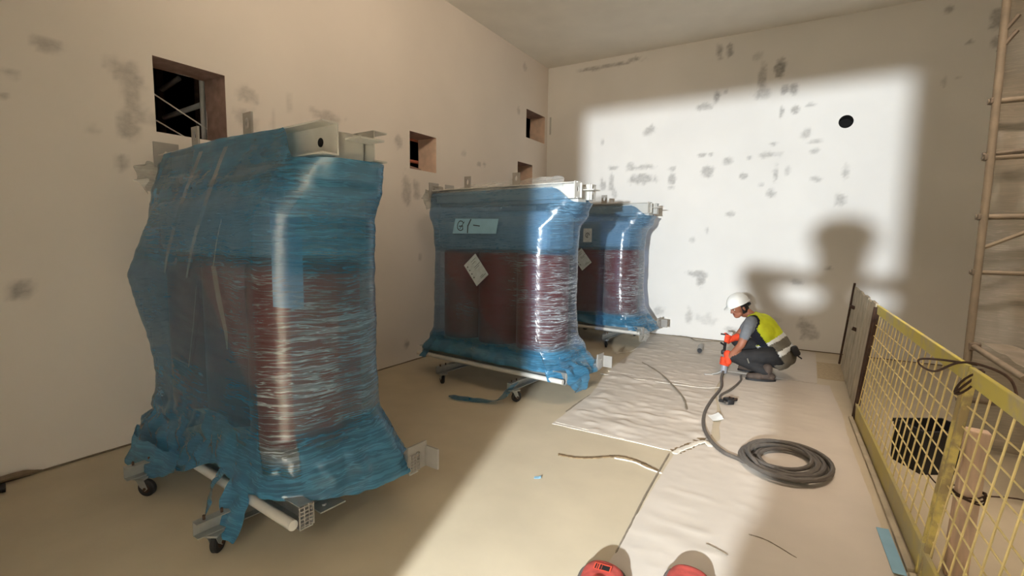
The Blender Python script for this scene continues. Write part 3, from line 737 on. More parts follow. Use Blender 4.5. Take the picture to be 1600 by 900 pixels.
fe = strip('torn_strip', 'white frayed edge along the torn brown strip', [FP0(960, 716), FP0(990, 722), FP0(1012, 732), FP0(1034, 740)], .014, .006, M_LINE, .7, seed=4); as_part(fe, ts, 'frayed_edge')
fe = strip('torn_strip', 'x', [FP0(1052, 709, .004), FP0(1064, 702, .008), FP0(1078, 697, .010), FP0(1090, 692, .012), FP0(1102, 690, .012), FP0(1112, 698, .008)], .05, .007, M_LINE, .5, n=6, seed=8)
strip('torn_strip', 'brown torn patch with a white ragged edge between the two sheets', [FP0(1052, 706, .003), FP0(1075, 697, .003), FP0(1092, 684, .003), FP0(1100, 676, .003)], .11, .004, M_TEAR, .5, seed=2); as_part(fe, bpy.data.objects['torn_strip.002'], 'torn_flap')
strip('torn_strip', 'dark crack line curving across the crumpled sheet', [FP0(1003, 566, .012), FP0(1030, 582, .014), FP0(1052, 603, .016), FP0(1068, 622, .014), FP0(1073, 640, .012)], .020, .006, plain('dark_crack', (136, 126, 110), .9), .8, seed=6)
strip('torn_strip', 'dark gap line along the left edge of the crumpled sheet', [FP0(962, 590), FP0(930, 612), FP0(900, 632), FP0(884, 644)], .018, .004, MAT['dark_crack'], .8, seed=7)
strip('torn_strip', 'dark line along the left edge of the smooth sheet', [FP0(1046, 709, .001), FP0(1010, 772, .001), FP0(985, 822, .001), FP0(962, 866, .001)], .012, .010, MAT['dark_crack'], .6, seed=21)
strip('torn_strip', 'short dark scratch on the sheet in front of the right shoe', [FP0(1103, 850, .010), FP0(1120, 858, .010), FP0(1137, 868, .010)], .010, .004, MAT['dark_crack'], .5, seed=12)
strip('torn_strip', 'thin grey scratch curving over the sheet below the coil', [FP0(1170, 835, .008), FP0(1200, 845, .008), FP0(1245, 872, .008)], .008, .003, MAT['dark_crack'], .4, seed=14)
strip('torn_strip', 'white strip of tape at the end of the farthest transformer', [FP0(960, 552, .002), FP0(985, 549, .002), FP0(1000, 540, .002), FP0(1016, 528, .004)], .018, .005, M_LINE, .4, seed=15)
strip('torn_strip', 'thin dark wire lying along the foot of the lit wall', [FP0(1020, 522, .004), FP0(1045, 524, .01), FP0(1075, 527, .012), FP0(1090, 533, .01), FP0(1125, 534, .006)], .016, .010, MAT['dark_crack'], .3, seed=16)
def scrap(label, px, py, w_, d, rot, mat, z=.008, curl=.02, name='paper_scrap'):
    c = FP0(px, py); R = Matrix.Rotation(rot, 3, 'Z'); m = MB(); n = 7; vs = []
    for s in (0, .0015):
        for j in range(n):
            for i in range(n):
                u, v = i/(n-1)-.5, j/(n-1)-.5
                p = R @ V((u*w_, v*d, 0)); vs.append(V((c.x+p.x, c.y+p.y, z+s+curl*(u+.5)**2*(1 if v > -.2 else .6))))
    fs = []
    for j in range(n-1):
        for i in range(n-1):
            a = j*n+i; fs += [(a, a+n, a+n+1, a+1), (n*n+a, n*n+a+1, n*n+a+n+1, n*n+a+n)]
    per = list(range(n-1))+[j*n+n-1 for j in range(n-1)]+[n*n-1-i for i in range(n-1)]+[(n-1-j)*n for j in range(n-1)]
    fs += [(per[i], per[(i+1) % len(per)], n*n+per[(i+1) % len(per)], n*n+per[i]) for i in range(len(per))]
    m.add(vs, fs); return tag(m.build(name, mat, smooth=True), label, 'scrap')
scrap('small white paper scrap beside the bend in the cable', 1118, 655, .09, .13, .5, M_PAPER, .010, .03)
scrap('tiny blue and white scrap alone on the bare floor', 840, 747, .045, .03, .3, M_BLUEPAPER, .001, .012)
scrap('strip of pale blue tape along the floor beside the fence', 1391, 862, .055, .42, .06, M_BLUEPAPER, .010, .003, 'tape_strip')
scrap('darker bare board patch on the floor by the back wall', 1298, 580, .28, .9, .0, plain('bare_board', (176, 158, 128), .8), .001, .0, 'floor_board')
# ------------------------------------------------------------------ cable and coil
cc = V((4.11, 3.82, 0)); pts = []
lead = [hit(1128, 585, 1, 6.0)+V((0, 0, 0)), FP0(1127, 605, .02), FP0(1112, 625, .018), FP0(1101, 645, .018), FP0(1100, 668, .02), FP0(1112, 690, .022), FP0(1130, 706, .02), FP0(1152, 716, .02), FP0(1166, 722, .02)]
lead[0] = V((3.42, 6.02, .07)); lead.insert(1, V((3.42, 5.88, .022)))
loops = []
for k in range(9*28):
    a = 3.35+2*math.pi*k/28; t = k/(9*28)
    r = (.195+.03*math.sin(k*.071)+.035*noise.noise((k*.03, 1, 0)))+.05*t
    ox, oy = .03*math.sin(t*9), .025*math.cos(t*11)
    z = .018+.012*(k//28 % 3)+.016*t*2+.008*noise.noise((k*.05, 7, 0))
    if t > .90: r += .05*(t-.90)*10; z = .018+.03*(1-(t-.9)*10); ox += .08*(t-.9)*10
    loops.append(cc+V((r*math.cos(a)*1.02+ox, r*math.sin(a)*1.25+oy, z)))
path = catmull(lead+loops[:1], 10)[:-1]+loops
m = MB(); m.tube(path, .0145, 8); o = m.build('coiled_cable', M_HOSE); tag(o, 'grey rubber cable with a fat coil, trailing to the worker', 'cable')
m = MB(); m.tube(catmull([V((3.60, 6.02, .03)), FP0(1157, 595, .02), FP0(1143, 608, .02), FP0(1127, 617, .022), FP0(1127, 624, .02), FP0(1136, 630, .03)], 8), .012, 8)
e = empty('plug_connector', FP0(1138, 632)); m.v = [p-e.location for p in m.v]; m.build('cord', M_HOSE, e)
m = MB(); m.cbox((.0, .0, .035), (.07, .10, .05), .012, Matrix.Rotation(.6, 3, 'Z')); m.tube([(.03, .05, .04), (.06, .09, .03)], [.02, .012], 10); m.tube([(-.04, -.03, .035), (-.08, -.02, .03)], .014, 8); m.build('connector', M_BLACK, e)
m = MB(); m.tube(catmull([(.04, 0, .05), (.07, .03, .06), (.05, .06, .05), (.0, .05, .06), (.02, .0, .07)], 6), .006, 6); m.build('wire_tangle', M_RUST, e)
tag(e, 'dark plug connector and cord lying where the two cables cross', 'cord')
# spray bottle-like canister lying by the wall
b = FP0(1093, 552); e = empty('foam_canister', b); m = MB(); ax = V((-.12, 1, 0)).normalized()
m.tube([V((0, 0, .04))+ax*s for s in (0, .02, .30, .33, .36, .40)], [.034, .037, .037, .030, .018, .014], 16); m.build('body', M_GREY, e)
m = MB(); m.tube([V((0, 0, .04))-ax*.045, V((0, 0, .04))-ax*.001], [.026, .032], 14); m.build('cap', M_BLACK, e)
tag(e, 'grey canister with a black end lying before the lit wall', 'canister')
# dark cable end by the left wall at the picture's edge
p = hit(8, 768, 2, 0); m = MB(); m.tube(catmull([p+V((-.10, -.45, .03)), p+V((-.02, -.25, .03)), p+V((.0, -.06, .03)), p+V((.015, .0, .03))], 6), .026, 10)
tag(m.build('hose_end', M_BLACK), 'black hose end on the floor by the left wall', 'hose')
q0 = hit(0, 748, 0, 0.01); m = MB(); m.tube(catmull([V((.03, q0.y-.3, .03)), V((.03, q0.y, .035)), V((.025, q0.y+.1, .03)), V((.02, q0.y+.19, .015))], 6), [.02]*13+[.018, .014, .010, .008, .005, .004], 8)
tag(m.build('sealant_bead', MAT['joint_mastic']), 'thick brown bead of mastic at the foot of the left wall', 'sealant')

# ------------------------------------------------------------------ fence
FD = V((.0438, -.999, 0)); F0 = V((4.61, 5.18, 0)); LEAN = .10
def FP(s, z, off=0): return F0+FD*s+V((LEAN*z+off, 0, z))
def fence_panel(label, s0, s1, ztop, first):
    e = empty('wire_mesh_fence', F0+FD*s0); L = e.location; P = lambda s, z, o=0: FP(s, z, o)-L
    def bar(nm, a, b, w_, d, mat):
        x = (b-a); R = frame(x, V((1, 0, 0))); m = MB(); m.cbox((a+b)/2, (x.length, d, w_), .004, R); return m.build(nm, mat, e)
    bar('post', P(s0+.02, .0), P(s0+.02, ztop+.02), .03, .03, M_RUST if first else M_RUSTY)
    bar('post', P(s1-.02, .0), P(s1-.02, ztop+.02), .022, .022, M_RUSTY)
    bar('top_rail', P(s0, ztop), P(s1, ztop), .02, .075, M_YELLOW)
    bar('kick_plate', P(s0, .075), P(s1, .085), .02, .15, M_KICK)
    bar('lower_edge', P(s0, .012, -.03), P(s1, .012, -.03), .03, .024, M_DULL)
    z0 = .15
    k = 0; s = s0+.10
    while s < s1-.05:
        m = MB(); t = .10*(ztop-z0); m.tube([P(s-t*.5+.004*math.sin(k*2.1), z0), P(s+.006*math.sin(k*1.3), (z0+ztop)/2), P(s+t*.5, ztop-.02)], .0042, 5, False); m.build('mesh_wire', M_YWIRE, e); s += .115; k += 1
    z = z0+.06
    while z < ztop-.05:
        m = MB(); m.tube([P(s0+.03, z, .004), P((s0+s1)/2, z+.008*math.sin(z*31), .004), P(s1-.03, z, .004)], .0038, 5, False); m.build('mesh_wire', M_YWIRE, e); z += .092
    return tag(e, label, 'fence', 'yellow mesh fence panels')
fence_panel('long yellow wire-mesh fence panel between the grey board panel and the wood stake', 0.0, 2.33, .985, True)
fence_panel('yellow wire-mesh fence panel nearest the camera, beside the wood stake', 2.36, 4.4, .985, False)
# grey board panel at the far end
e = empty('board_panel', (4.63, 5.22, 0)); A = V((-.02, 2.02, 0)); N_ = V((-1, 0, 0))
for i in range(7):
    t0, t1_ = i/7, (i+1)/7-.006; hh = 1.03-.02*abs(math.sin(i*1.7)); m = MB()
    a = A*t0; b_ = A*t1_; ln = V((.075, 0, 0))
    vs = [a+V((-.012+.004*(i % 2), 0, .01)), b_+V((-.012+.004*(i % 2), 0, .01)), b_+ln+V((-.012, 0, hh)), a+ln+V((-.012, 0, hh))]
    vs += [v+V((.02, 0, 0)) for v in vs]
    m.add(vs, [(0, 1, 2, 3), (7, 6, 5, 4), (0, 4, 5, 1), (1, 5, 6, 2), (2, 6, 7, 3), (3, 7, 4, 0)]); m.build('board', M_DULL, e)
m = MB(); m.tube([A*1.0+V((-.03, 0, .05)), A*1.0+V((.06, 0, 1.06))], .012, 8); m.build('edge_bar', M_RUST, e)
m = MB(); m.tube([V((-.025, -.015, .0)), V((.065, -.015, 1.0))], .016, 8); m.build('edge_bar', M_RUST, e)
for q_, z_ in ((.55, .62), (.8, .8)): m = MB(); m.tube([A*q_+V((.05, 0, z_)), A*q_+V((.0, 0, z_+.02))], .02, 8); m.build('bolt', M_RUST, e)
tag(e, 'weathered grey board panel closing the fence towards the back wall', 'panel')
# wood stake with wire
tp = hit(1528, 672, 1, 2.95); lo = hit(1492, 890, 1, 2.95); dr = (lo-tp).normalized(); ft = tp+dr*((0-tp.z)/dr.z)
e = empty('timber_stake', ft); R = frame(tp-ft, V((0, 1, 0))); m = MB(); m.cbox((tp-ft)/2, ((tp-ft).length, .085, .06), .006, R); m.build('stake', M_TIMBER, e)
mid = ft.lerp(tp, .55)-ft; m = MB()
for k in range(3): m.tube([mid+V((.062*math.cos(a), .055*math.sin(a), .012*k+.01*math.sin(a*2+k))) for a in [2*math.pi*i/18 for i in range(19)]], .004, 5)
m.tube(catmull([mid+V((-.06, -.03, .02)), mid+V((-.12, -.05, .05)), mid+V((-.15, -.02, .08))], 5), .0035, 5); m.tube(catmull([mid+V((.06, 0, .02)), mid+V((.2, .02, .03)), mid+V((.3, .04, -.03))], 5), .0035, 5); m.build('tie_wire', M_RUST, e)
tag(e, 'rough light wood stake standing behind the fence, tied with wire', 'stake')
# black wire loop round the panel joint
j = FP(2.345, .97); m = MB()
m.tube(catmull([j+FD*.0+V((.02, 0, .06)), j+FD*-.25+V((-.05, 0, .02)), j+FD*-.50+V((-.07, 0, -.035)), j+FD*-.52+V((-.06, 0, -.07)), j+FD*-.3+V((-.05, 0, -.05)), j+FD*-.05+V((-.03, 0, .05)), j+FD*.05+V((.02, 0, .07)), j+FD*.2+V((.07, 0, .05)), j+FD*.34+V((.06, 0, -.05))], 8), .0055, 6)
for k in range(3): m.tube([j+FD*(.055*math.cos(a)+.01*k)+V((.04*math.sin(a), 0, .06*math.sin(a+.6*k)-.02)) for a in [2*math.pi*i/16 for i in range(17)]], .005, 6)
tag(m.build('wire_loop', M_RUST), 'dark twisted wire loop tying the two fence panels together', 'wire')
# black crate beyond the fence
b0 = FP0(1392, 735); b1 = FP0(1466, 735); a_ = math.atan2((b1-b0).y, (b1-b0).x); e = empty('black_crate', b0.lerp(b1, .5)+V((.10, .14, 0)), a_)
w_ = (b1-b0).length*1.05; hgt = .30; m = MB(); m.cbox((0, 0, .006), (w_, .26, .012), .002); m.build('base', M_BLACK, e)
for s in (-1, 1):
    m = MB(); m.cbox((0, s*.124, hgt/2), (w_, .012, hgt), .002); m.build('side', M_BLACK, e); m = MB(); m.cbox((s*(w_/2-.006), 0, hgt/2), (.012, .236, hgt), .002); m.build('side', M_BLACK, e)
m = MB()
for s in (-1, 1): m.cbox((0, s*.13, hgt-.012), (w_+.02, .014, .024), .003); m.cbox((s*(w_/2), 0, hgt-.012), (.014, .26, .024), .003)
m.build('rim', M_BLACK, e); tag(e, 'black open crate on the floor behind the yellow mesh', 'crate')
# ------------------------------------------------------------------ scaffold with plastic sheeting
SX, SY = 5.20, 4.70; e = empty('scaffold', (SX, SY, 0)); M_SCAF = plain('dusty_scaffold_tube', (134, 121, 104), .7, .1, .15, 10)
M_CLAMP = plain('scaffold_clamp', (116, 104, 90), .7, .2, .2, 20)
for (dx, dy) in ((0, 0), (1.8, 0), (0, -1.9), (1.8, -1.9)):
    if (dx, dy) == (0, -1.9): continue
    m = MB(); m.tube([(dx, dy, .01), (dx+.01, dy, 2.0), (dx, dy, 4.3)], .024, 12); m.build('standard', M_SCAF, e)
    m = MB(); m.cbox((dx, dy, .006), (.14, .14, .012), .003); m.build('base_plate', M_SCAF, e)
for z in (.42, 1.35, 1.74, 2.15, 2.53, 3.45):
    m = MB(); m.tube([(-.03, .03, z), (.9, .03, z+.004), (1.86, .03, z)], .020 if z != 1.35 else .016, 10); m.build('ledger', M_SCAF, e)
    m = MB(); m.cbox((.0, .012, z), (.05, .06, .045), .01); m.build('clamp', M_CLAMP, e)
m = MB(); m.tube([(-.03, .02, 2.17), (1.86, .02, 2.30)], .016, 8); m.build('brace', M_CLAMP, e)
m = MB(); m.tube([(.02, .02, 1.52), (.35, .02, 1.70)], .014, 8); m.build('brace', M_SCAF, e)
m = MB(); m.tube([(.03, .08, .82), (.03, -1.0, .82)], .020, 10); m.build('transom', M_SCAF, e)
m = MB(); m.cbox((.03, 0, .82), (.07, .06, .06), .01); m.build('clamp', M_CLAMP, e)
for z in (2.95, 3.05):
    m = MB(); m.tube([(-.01, 0, z-.1), (.07, -.02, z+.02)], .014, 6); m.build('clamp', M_CLAMP, e)
tag(e, 'dusty tube scaffold with clamps at the right edge of the picture', 'scaffold')
def hanging(label, x0, x1, y, z0, z1, seed, mat, sag=.0):
    nx, nz = 60, 90; vs = []; ly = []
    for j in range(nz+1):
        for i in range(nx+1):
            u, v = i/nx, j/nz; x = x0+(x1-x0)*u; z = z0+(z1-z0)*v
            yy = y+.05*noise.noise((x*3+seed, z*1.1, seed))+.025*noise.noise((x*9, z*4, seed))+.03*math.sin(z*5.5+2*noise.noise((x*2, seed, 0)))
            vs.append((x, yy, z-sag*math.sin(u*math.pi)*(1 if j == nz else v))); ly.append(.5+.5*noise.noise((x*2, z*2, seed)))
    n = nx+1; me = bpy.data.meshes.new('plastic_sheeting'); me.from_pydata(vs, [], [(j*n+i, j*n+i+1, (j+1)*n+i+1, (j+1)*n+i) for j in range(nz) for i in range(nx)]); me.update()
    add_attr(me, 'layers', ly); add_attr(me, 'crease', [1.0]*len(ly))
    return tag(finish('plastic_sheeting', me, mat, None, True), label, 'sheeting')
hanging('translucent dusty plastic sheeting hung behind the scaffold tubes', SX+.03, SX+1.85, SY+.16, .03, 3.5, 2.0, film_mat('dusty_plastic', (.9, .88, .84, 1), (.8, .78, .74, 1), srgb(160, 148, 130), .18, .3, .3))
me = None
vs = []; ly = []
for j_ in range(25):
    for i in range(25):
        u, v = i/24, j_/24; p = V((SX+.06+.55*u, SY-.02-.85*v, .86-.05*u*u-.05*math.sin(u*3)*v+.02*noise.noise((u*4, v*4, 1))-.30*max(0, u-.3)**1.3)); vs.append(tuple(p)); ly.append(.7)
me = bpy.data.meshes.new('draped_sheet'); me.from_pydata(vs, [], [(j_*25+i, j_*25+i+1, (j_+1)*25+i+1, (j_+1)*25+i) for j_ in range(24) for i in range(24)]); me.update()
add_attr(me, 'layers', ly); add_attr(me, 'crease', [1.0]*len(ly))
tag(finish('draped_sheet', me, bpy.data.materials['dusty_plastic'], None, True), 'pale plastic flap draped over the low scaffold tube', 'sheeting')

# ------------------------------------------------------------------ things seen through the wall openings
def rods(name, label, lst, cat):
    e = empty(name, (-.8, 2.1, 0)); 
    for nm, a, b, r, mt in lst:
        m = MB(); m.tube([V(a)-e.location, V(b)-e.location], r, 10); m.build(nm, mt, e)
    tag(e, label, cat)
h1 = lambda px, py, x=-.45: hit(px, py, 0, x)
u1, u2 = h1(317, 170), h1(252, 170, -.9); ra, rb, rc, rd = h1(314, 164), h1(256, 184, -.88), h1(280, 122, -.7), h1(250, 142, -.9)
rods('ladder_scaffold', 'silver scaffold frame glimpsed through the nearest wall opening', [
    ('upright', (-.45, u1.y, 0), (-.45, u1.y, 3.4), .022, M_WHITE), ('upright', (-.9, u2.y, 0), (-.9, u2.y, 3.4), .03, M_RUST), ('upright', (-1.1, 2.72, 0), (-1.1, 2.72, 3.4), .03, M_RUST),
    ('rung', ra, rb, .022, M_WHITE), ('rung', rc, rd, .022, M_GREY)], 'scaffold')
m = MB(); m.tube([h1(236, 144, -.32), h1(330, 206, -.32)], .006, 8); tag(m.build('white_wire', M_WHITE), 'thin white wire slanting across the nearest wall opening', 'wire')
m = MB(); m.tube([h1(244, 188, -.32), h1(300, 221, -.32)], .006, 8); tag(m.build('white_wire', M_WHITE), 'short white wire in the lower corner of the nearest wall opening', 'wire')
M_COPPER = plain('salmon_pipe', (206, 128, 104), .5, .1, .1, 10)
m = MB(); m.tube([(-.34, 4.4, 2.52), (-.34, 5.3, 2.52)], .022, 10); tag(m.build('salmon_pipe', M_COPPER), 'salmon coloured pipe low behind the second wall opening', 'pipe')
m = MB(); m.tube([(-.34, 4.4, 2.80), (-.34, 5.3, 2.80)], .022, 10); tag(m.build('salmon_pipe', M_COPPER), 'salmon coloured pipe at the top of the second wall opening', 'pipe')
m = MB(); m.cbox((-.14, 4.72, 2.385), (.2, .2, .05), .02, Matrix.Rotation(.3, 3, 'Y')); tag(m.build('rubble_lump', M_RUBBLE), 'grey rubble lump lying in the second wall opening', 'rubble')
pt_ = hit(860, 197, 1, D); m = MB(); m.cbox((pt_.x, D-.004, pt_.z), (.03, .006, .30), .001); tag(m.build('plaster_strip', M_WHITE), 'narrow white strip on the back wall beside the corner opening', 'strip')

# ------------------------------------------------------------------ people
def cap_dist(p, a, b, ra, rb):
    ab = b-a; t = max(0, min(1, (p-a).dot(ab)/max(1e-9, ab.length_squared))); return (p-(a+ab*t)).length-(ra+(rb-ra)*t)
def fuse(name, prims, mats, parent, voxel=.010, smooth=5, org=V((0, 0, 0))):
    """one continuous surface grown from tapered limbs; prims: (a, b, ra, rb, material index)"""
    m = MB()
    for a, b, ra, rb, k in prims:
        a, b = V(a), V(b); d = (b-a); L = d.length
        if L < 1e-5: m.ell(a, (ra, ra, ra)); continue
        d /= L; pts = []; rs = []
        for i in range(-8, 1): th = math.pi/2*i/8; pts.append(a+d*ra*math.sin(th)); rs.append(max(1e-4, ra*math.cos(th)))
        for i in range(0, 9): th = math.pi/2*i/8; pts.append(b+d*rb*math.sin(th)); rs.append(max(1e-4, rb*math.cos(th)))
        m.tube(pts, rs, 16)
    o = m.build(name, mats[0]); md = o.modifiers.new('r', 'REMESH'); md.mode = 'VOXEL'; md.voxel_size = voxel
    s = o.modifiers.new('s', 'SMOOTH'); s.factor = .5; s.iterations = smooth
    dg = bpy.context.evaluated_depsgraph_get(); me = bpy.data.meshes.new_from_object(o.evaluated_get(dg)); bpy.data.objects.remove(o)
    me.materials.clear()
    for x in mats: me.materials.append(x)
    PR = [(V(a), V(b), ra, rb, k) for a, b, ra, rb, k in prims]
    for f in me.polygons:
        c = f.center; f.material_index = min(PR, key=lambda q: cap_dist(c, q[0], q[1], q[2], q[3]))[4]; f.use_smooth = True
    for v in me.vertices: v.co -= org
    me.name = name; ob = bpy.data.objects.new(name, me); COL.objects.link(ob)
    if parent: ob.parent = parent
    return ob
SKIN = plain('skin', (150, 96, 72), .55, 0, .1, 20); SHIRT = plain('grey_tshirt', (112, 116, 122), .9, 0, .12, 25); PANTS = plain('black_trousers', (34, 33, 34), .85, 0, .25, 15, bump=.3, bscale=30)
NAVY = plain('navy_shirt', (30, 33, 46), .85, 0, .1, 20); VEST = plain('hi_vis_yellow', (206, 218, 40), .75, 0, .1, 12, bump=.3, bscale=25); REFL = plain('reflective_silver', (226, 230, 230), .35, 0, .05, 30)
VGREY = plain('vest_grey', (112, 108, 98), .85, 0, .12, 14); GLOVE = plain('orange_glove', (222, 70, 34), .75, 0, .12, 25); HELM = plain('white_helmet_shell', (226, 228, 226), .3, 0, .03, 8); HAIR = plain('black_hair', (20, 17, 17), .7)
TOOLG = plain('grey_tool_shell', (150, 154, 162), .4, .2, .1, 14); BOOT = plain('dusty_boot', (74, 62, 54), .8, 0, .25, 18)
WO = V((3.75, 6.20, .008)); W = empty('person', WO)
tag(W, 'worker crouching in white helmet, yellow vest and orange gloves, holding a tool', 'person')
hipL, hipR = (3.955, 6.09, .30), (3.955, 6.31, .30); knL, knR = (3.52, 6.04, .235), (3.50, 6.38, .36); anL, anR = (3.86, 6.05, .10), (3.74, 6.36, .10)
shL, shR = (3.665, 6.035, .655), (3.665, 6.365, .655); elL, elR = (3.585, 5.99, .385), (3.52, 6.40, .44); wrL, wrR = (3.455, 6.01, .215), (3.475, 6.28, .405)
nk = (3.635, 6.20, .715); hd = V((3.52, 6.175, .795))
body = fuse('body', [
    ((3.965, 6.20, .29), (3.90, 6.20, .40), .150, .145, 2), ((3.955, 6.13, .27), (3.955, 6.27, .27), .13, .13, 2),
    ((3.88, 6.20, .42), (3.76, 6.20, .57), .145, .150, 3), ((3.80, 6.13, .52), (3.73, 6.12, .60), .115, .10, 3), ((3.80, 6.27, .52), (3.73, 6.28, .60), .115, .10, 3),
    ((3.70, 6.10, .635), (3.70, 6.30, .635), .085, .085, 3), ((3.69, 6.2, .66), nk, .07, .054, 0), (nk, (3.56, 6.185, .77), .054, .05, 0),
    (shL, V(shL).lerp(V(elL), .62), .066, .056, 1), (V(shL).lerp(V(elL), .55), elL, .050, .042, 0), (elL, wrL, .042, .029, 0),
    (shR, V(shR).lerp(V(elR), .62), .066, .056, 1), (V(shR).lerp(V(elR), .55), elR, .050, .042, 0), (elR, wrR, .042, .029, 0),
    (hipL, knL, .100, .068, 2), (knL, anL, .066, .052, 2), (hipR, knR, .100, .068, 2), (knR, anR, .066, .050, 2)],
    [SKIN, SHIRT, PANTS, NAVY], W, .012, 6, WO)
# head: skull, jaw, nose, brow, ears, built in its own frame (facing left, down and a little towards the camera)
fwd = V((-.74, -.56, -.40)).normalized(); upv = V((-.30, -.16, .94)); HM = frame(fwd, upv)
H = lambda x, y, z: hd+HM @ V((x, y, z))
head = fuse('head', [(H(-.015, 0, .03), H(.012, 0, .025), .086, .080, 0), (H(.03, 0, -.02), H(.045, 0, -.055), .066, .045, 0), (H(.06, 0, -.085), H(.062, 0, -.082), .030, .030, 0), (H(.03, .02, -.07), H(.05, .01, -.085), .035, .03, 0), (H(.03, -.02, -.07), H(.05, -.01, -.085), .035, .03, 0),
    (H(.086, 0, .005), H(.103, 0, -.028), .010, .014, 0), (H(.09, .012, -.032), H(.09, -.012, -.032), .010, .010, 0), (H(.083, .035, .014), H(.088, -.035, .014), .011, .011, 0),
    (H(-.005, .080, -.005), H(-.012, .086, -.035), .016, .010, 0), (H(-.005, -.080, -.005), H(-.012, -.086, -.035), .016, .010, 0), (H(-.03, 0, -.05), H(-.04, 0, -.09), .058, .055, 0),
    (H(.084, .016, -.060), H(.084, -.016, -.060), .0085, .0085, 1)], [SKIN, plain('lips', (132, 70, 62), .5)], W, .0055, 3, WO)
for s in (-1, 1):
    m = MB(); m.ell(H(.078, s*.031, -.004)-WO, (.010, .013, .008), HM); ey = m.build('eye', plain('eye_white', (210, 204, 196), .3), W)
    m = MB(); m.ell(H(.086, s*.031, -.004)-WO, (.004, .006, .006), HM); m.build('iris', HAIR, ey)
    m = MB(); m.tube([H(.088, s*.050, .014)-WO, H(.095, s*.032, .021)-WO, H(.095, s*.014, .016)-WO], .005, 6); m.build('eyebrow', HAIR, W)
m = MB(); n = 20; vs = []
for i in range(9):
    for k in range(n):
        a = -1.9+3.8*k/(n-1); z = .05-.125*i/8; r = .094-.012*(i/8)**2
        p = H(-.012-r*math.cos(a)*.98, r*math.sin(a)*.97, z); p += V((noise.noise(p*60), noise.noise(p*60+V((3, 0, 0))), noise.noise(p*70)))*.005; vs.append(p-WO)
m.add(vs, [(i*n+k, i*n+k+1, (i+1)*n+k+1, (i+1)*n+k) for i in range(8) for k in range(n-1)]); m.sm = True; hr = m.build('hair', HAIR, W)
md = hr.modifiers.new('t', 'SOLIDIFY'); md.thickness = .012
# helmet: shell with ridge, brim, harness
m = MB(); n = 36; vs = []; R1 = 12
for i in range(R1+1):
    th = math.pi/2*i/R1
    for k in range(n):
        a = 2*math.pi*k/n; rx, ry = (.128, .108); rz = .118
        rid = 1+.03*math.exp(-(math.sin(a)*math.sin(th)*8)**2)
        vs.append(H(-.004+rx*math.sin(th)*math.cos(a)*rid, ry*math.sin(th)*math.sin(a)*rid, .046+rz*math.cos(th)*rid)-WO)
for k in range(n):   # brim: long peak at the front
    a = 2*math.pi*k/n; pk = max(0, math.cos(a))**2; e_ = .010+.034*pk
    vs.append(H(-.004+(.128+e_)*math.cos(a), (.108+e_*.6)*math.sin(a), .038-.012*pk)-WO)
for k in range(n):
    a = 2*math.pi*k/n; pk = max(0, math.cos(a))**2; vs.append(H(-.004+.122*math.cos(a), .102*math.sin(a), .032-.004*pk)-WO)
m.add(vs, [(i*n+k, (i+1)*n+k, (i+1)*n+(k+1) % n, i*n+(k+1) % n) for i in range(R1+2) for k in range(n)]); m.sm = True
hm = m.build('helmet', HELM, W); hm['label'] = 'white safety helmet with short peak'
m = MB(); m.tube([H(-.11*math.cos(a)-.01, .10*math.sin(a), .005-.02*math.cos(a))-WO for a in [-1.2+.2*i for i in range(13)]], .007, 8); m.cbox(H(-.125, 0, -.012)-WO, (.03, .04, .03), .006, HM); m.build('helmet_strap', M_BLACK, hm)
# vest: offset copy of the torso skin, split in panels
bvs = body.data; src = [(v.co.copy(), v.normal.copy()) for v in bvs.vertices]
ta, tb = V((3.98, 6.2, .24))-WO, V((3.66, 6.2, .70))-WO; tx = (tb-ta).normalized(); tl = (tb-ta).length
def tcoord(p): return (p-ta).dot(tx)/tl
side_f = V((0, -1, 0))
groups = {'vest_body': [], 'vest_band': [], 'vest_lower': []}
arm_c = [(V(shL)-WO, V(elL)-WO), (V(shR)-WO, V(elR)-WO)]; leg_c = [(V(hipL)-WO, V(knL)-WO), (V(hipR)-WO, V(knR)-WO)]
front = V((-.77, 0, -.62))
for f in bvs.polygons:
    c = f.center; t = tcoord(c)
    if f.material_index == 0 and t < .95: continue
    if not (-.14 < t < 1.02): continue
    ax_p = ta+tx*(t*tl); rad = c-ax_p
    if rad.length > .215: continue
    if any(cap_dist(c, a, a.lerp(b, .6), .068, .058) < .016 for a, b in arm_c): continue
    fr = rad.normalized().dot(V((-tx.z, 0, tx.x)))     # > 0 towards the belly side
    if any(cap_dist(c, a, b, .100, .068) < .012 for a, b in leg_c) and fr > -.15: continue
    if f.material_index == 2 and fr > .35: continue
    if t > .45 and fr > .55: continue
    if t > .35 and .05 < fr < .62 and abs(rad.y) > .07: continue      # arm hole shows the navy shirt
    k = 'vest_body' if t > .44 else ('vest_band' if (.36 < t <= .44 or .10 < t <= .18) else 'vest_lower')
    groups[k].append(f)
for k, fs_ in groups.items():
    ids = {}; vs = []; out = []
    for f in fs_:
        idx = []
        for i in f.vertices:
            if i not in ids: ids[i] = len(vs); co, no = src[i]; vs.append(co+no*(.014 if k == 'vest_band' else .012)+no*.004*noise.noise(co*18))
            idx.append(ids[i])
        out.append(tuple(idx))
    me = bpy.data.meshes.new(k); me.from_pydata([tuple(v) for v in vs], [], out); me.update()
    o = finish(k, me, {'vest_body': VEST, 'vest_band': REFL, 'vest_lower': VGREY}[k], W, False)  # lower panel grey: the shade on the vest is put into its colour
    for p in me.polygons: p.use_smooth = True
    md = o.modifiers.new('t', 'SOLIDIFY'); md.thickness = .006; md.offset = 1
    o['label'] = {'vest_body': 'bright yellow upper back of the vest', 'vest_band': 'silver reflective bands', 'vest_lower': 'lower vest, its shade put in as grey'}[k]
